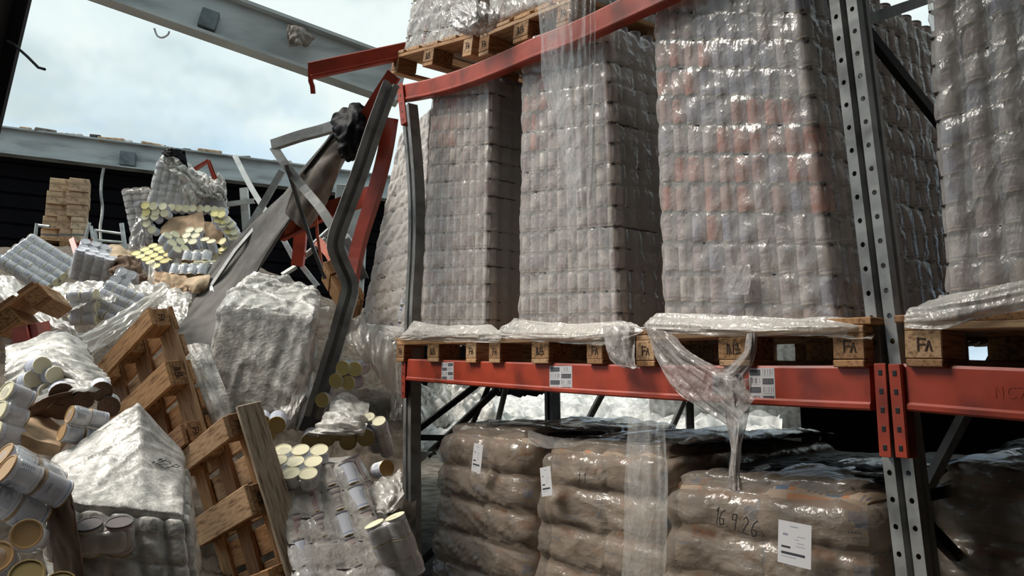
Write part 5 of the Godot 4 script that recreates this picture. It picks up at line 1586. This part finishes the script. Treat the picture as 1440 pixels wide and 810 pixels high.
	f.call("stretched milky film over the left slope below the tipped cans", [[P(-10, 386, 5.2), P(20, 396, 5.2), P(58, 410, 5.2)], [P(-10, 410, 4.9), P(40, 426, 4.8), P(80, 440, 4.8)], [P(30, 440, 4.6), P(62, 446, 4.55), P(104, 462, 4.5)], [P(56, 462, 4.4), P(84, 468, 4.35), P(118, 480, 4.3)]], M.film_milky, 44, 44, 0.03, 6, 3)
	f.call("milky film pulled across the slope right of the tipped cans", [[P(64, 408, 5.3), P(110, 396, 5.4), P(160, 402, 5.4)], [P(74, 420, 5.1), P(120, 414, 5.2), P(168, 412, 5.2)], [P(92, 440, 4.9), P(130, 424, 4.95), P(160, 424, 5.0)]], M.film_milky, 40, 30, 0.03, 5, 4)
	f.call("streaked film swept from the upper pallet down to the left slope", [[P(228, 398, 4.7), P(190, 424, 4.5), P(150, 450, 4.3), P(108, 470, 4.1)], [P(236, 408, 4.6), P(200, 436, 4.4), P(160, 462, 4.2), P(120, 482, 4.0)], [P(222, 428, 4.5), P(196, 448, 4.3), P(166, 474, 4.15), P(130, 500, 3.95)]], M.film_milky, 60, 36, 0.022, 2, 14)
	f.call("beige-white film lump below the yellow-lidded cans", [[P(182, 404, 5.5), P(208, 398, 5.5), P(238, 402, 5.5)], [P(184, 414, 5.3), P(210, 412, 5.25), P(240, 412, 5.3)], [P(188, 422, 5.2), P(212, 422, 5.2), P(236, 422, 5.2)]], M.film_milky, 34, 26, 0.04, 6, 6)
	f.call("pale film flag in front of the dark sheet's left end", [[P(224, 410, 5.3), P(248, 406, 5.3), P(270, 414, 5.3)], [P(222, 430, 5.1), P(246, 430, 5.1), P(268, 428, 5.1)], [P(226, 452, 4.9), P(242, 456, 4.9), P(254, 462, 4.9)]], M.film_milky, 34, 30, 0.03, 5, 5)
	f.call("upright strip of pale film standing below the yellow-lidded cans", [[P(209, 368, 5.9), P(214, 368, 5.9), P(219, 369, 5.9)], [P(208, 394, 5.8), P(213, 394, 5.8), P(218, 394, 5.8)], [P(208, 416, 5.7), P(212, 416, 5.7), P(217, 416, 5.7)]], M.film_milky, 14, 24, 0.01, 10, 2)
	f.call("brownish film hanging at the left side of the far heap", [[P(190, 310, 7.1), P(198, 300, 7.1), P(206, 300, 7.1)], [P(184, 330, 7.0), P(196, 326, 7.0), P(206, 330, 7.0)], [P(180, 352, 6.9), P(192, 352, 6.9), P(204, 350, 6.9)]], M.film_grey, 24, 26, 0.04, 6, 5)
	f.call("crumpled film spilling over the top of the far stack", [[P(226, 222, 7.02), P(240, 212, 7.1), P(262, 232, 7.2)], [P(236, 236, 6.95), P(254, 232, 6.95), P(276, 250, 7.0)], [P(252, 252, 6.93), P(268, 258, 6.92), P(288, 272, 6.95)], [P(262, 290, 6.95), P(270, 292, 6.95), P(280, 293, 6.95)]], M.film_white, 40, 40, 0.06, 6, 6)
	f.call("crumpled film heaped on the right shoulder of the far stack", [[P(264, 244, 7.1), P(290, 250, 7.1), P(318, 256, 7.1)], [P(268, 258, 6.98), P(292, 262, 6.95), P(318, 266, 6.97)], [P(274, 274, 6.94), P(296, 278, 6.92), P(318, 284, 6.95)]], M.film_white, 40, 30, 0.07, 7, 7)
	tag(obj("roofing_scrap", sheet([[P(228, 216, 6.95), P(238, 210, 6.95), P(260, 212, 7.0)], [P(234, 222, 6.9), P(246, 220, 6.9), P(264, 238, 6.95)]], 24, 12, 0.03, 7, 7, 3.0, 0.01), M.film_black), "black torn scrap on the top corner of the far stack", "debris")
	f.call("twisted film strand looping from behind the kinked upright down to the cans", [[P(458, 428, 4.3), P(462, 440, 4.25), P(464, 456, 4.2), P(460, 476, 4.2)], [P(436, 430, 4.25), P(440, 446, 4.15), P(440, 462, 4.1), P(436, 478, 4.15)], [P(420, 446, 4.2), P(424, 462, 4.1), P(426, 474, 4.1), P(424, 486, 4.15)], [P(414, 490, 4.1), P(420, 500, 4.0), P(426, 508, 4.0), P(428, 514, 4.05)], [P(404, 540, 4.0), P(412, 548, 3.9), P(420, 550, 3.9), P(426, 548, 3.95)], [P(390, 580, 3.85), P(400, 588, 3.78), P(412, 588, 3.78), P(420, 582, 3.8)]], M.film_milky, 34, 64, 0.03, 9, 3)
	f.call("fan of pleated film pulled from the slumped stack's pallet", [[P(488, 452, 4.4), P(510, 450, 4.4), P(536, 470, 4.4), P(556, 484, 4.4)], [P(486, 474, 4.3), P(510, 480, 4.25), P(534, 494, 4.25), P(554, 504, 4.3)], [P(496, 486, 4.25), P(516, 500, 4.2), P(536, 520, 4.2), P(554, 530, 4.25)], [P(512, 498, 4.2), P(528, 520, 4.2), P(544, 548, 4.2), P(556, 560, 4.25)]], M.film_milky, 50, 40, 0.025, 14, 3)
	f.call("folded bright film draped over the olive-ended cans", [[P(482, 552, 4.1), P(500, 558, 4.1), P(516, 570, 4.05)], [P(462, 578, 3.9), P(490, 576, 3.85), P(516, 588, 3.85)], [P(444, 600, 3.8), P(480, 602, 3.72), P(514, 606, 3.75)], [P(436, 614, 3.78), P(476, 612, 3.7), P(510, 612, 3.72)]], M.film_white, 50, 40, 0.03, 4, 12)
	f.call("film sheet hanging beside the left upright above its dark gap", [[P(548, 512, 4.5), P(556, 514, 4.5), P(566, 516, 4.5)], [P(550, 560, 4.4), P(556, 562, 4.4), P(566, 562, 4.4)], [P(548, 590, 4.3), P(556, 592, 4.3), P(566, 590, 4.3)]], M.film_thin, 20, 30, 0.02, 8, 2)
	f.call("grey film piled beside the left upright below the white-banded pack", [[P(514, 688, 3.5), P(540, 672, 3.5), P(564, 660, 3.5)], [P(516, 704, 3.35), P(542, 698, 3.3), P(566, 690, 3.35)], [P(526, 724, 3.25), P(546, 722, 3.2), P(566, 716, 3.25)]], M.film_milky, 34, 30, 0.03, 6, 6)
	f.call("film edge hanging beside the left face of the large white load", [[P(249, 484, 4.0), P(270, 484, 3.95), P(294, 484, 3.95)], [P(258, 520, 3.85), P(280, 522, 3.8), P(304, 520, 3.85)], [P(272, 560, 3.75), P(296, 562, 3.7), P(318, 560, 3.75)], [P(286, 600, 3.7), P(310, 602, 3.65), P(330, 600, 3.7)]], M.film_white, 30, 40, 0.02, 8, 1.5)
	f.call("crumpled bright film in the daylight below the long beam, left", [[P(586, 548, 7.6), P(630, 540, 7.6), P(690, 545, 7.6)], [P(588, 575, 7.2), P(636, 570, 7.2), P(694, 575, 7.2)], [P(590, 600, 6.8), P(640, 600, 6.8), P(700, 600, 6.8)]], M.film_white, 50, 30, 0.12, 4, 4)
	f.call("film bridging the first two sack stacks below the black covers", [[WZ(744, 606, FRONT - 0.1), WZ(790, 616, FRONT - 0.12), WZ(850, 612, FRONT - 0.3)], [WZ(740, 620, FRONT + 0.02), WZ(775, 632, FRONT + 0.04), WZ(830, 622, FRONT - 0.1)]], M.film_thin, 40, 14, 0.012, 6, 10)
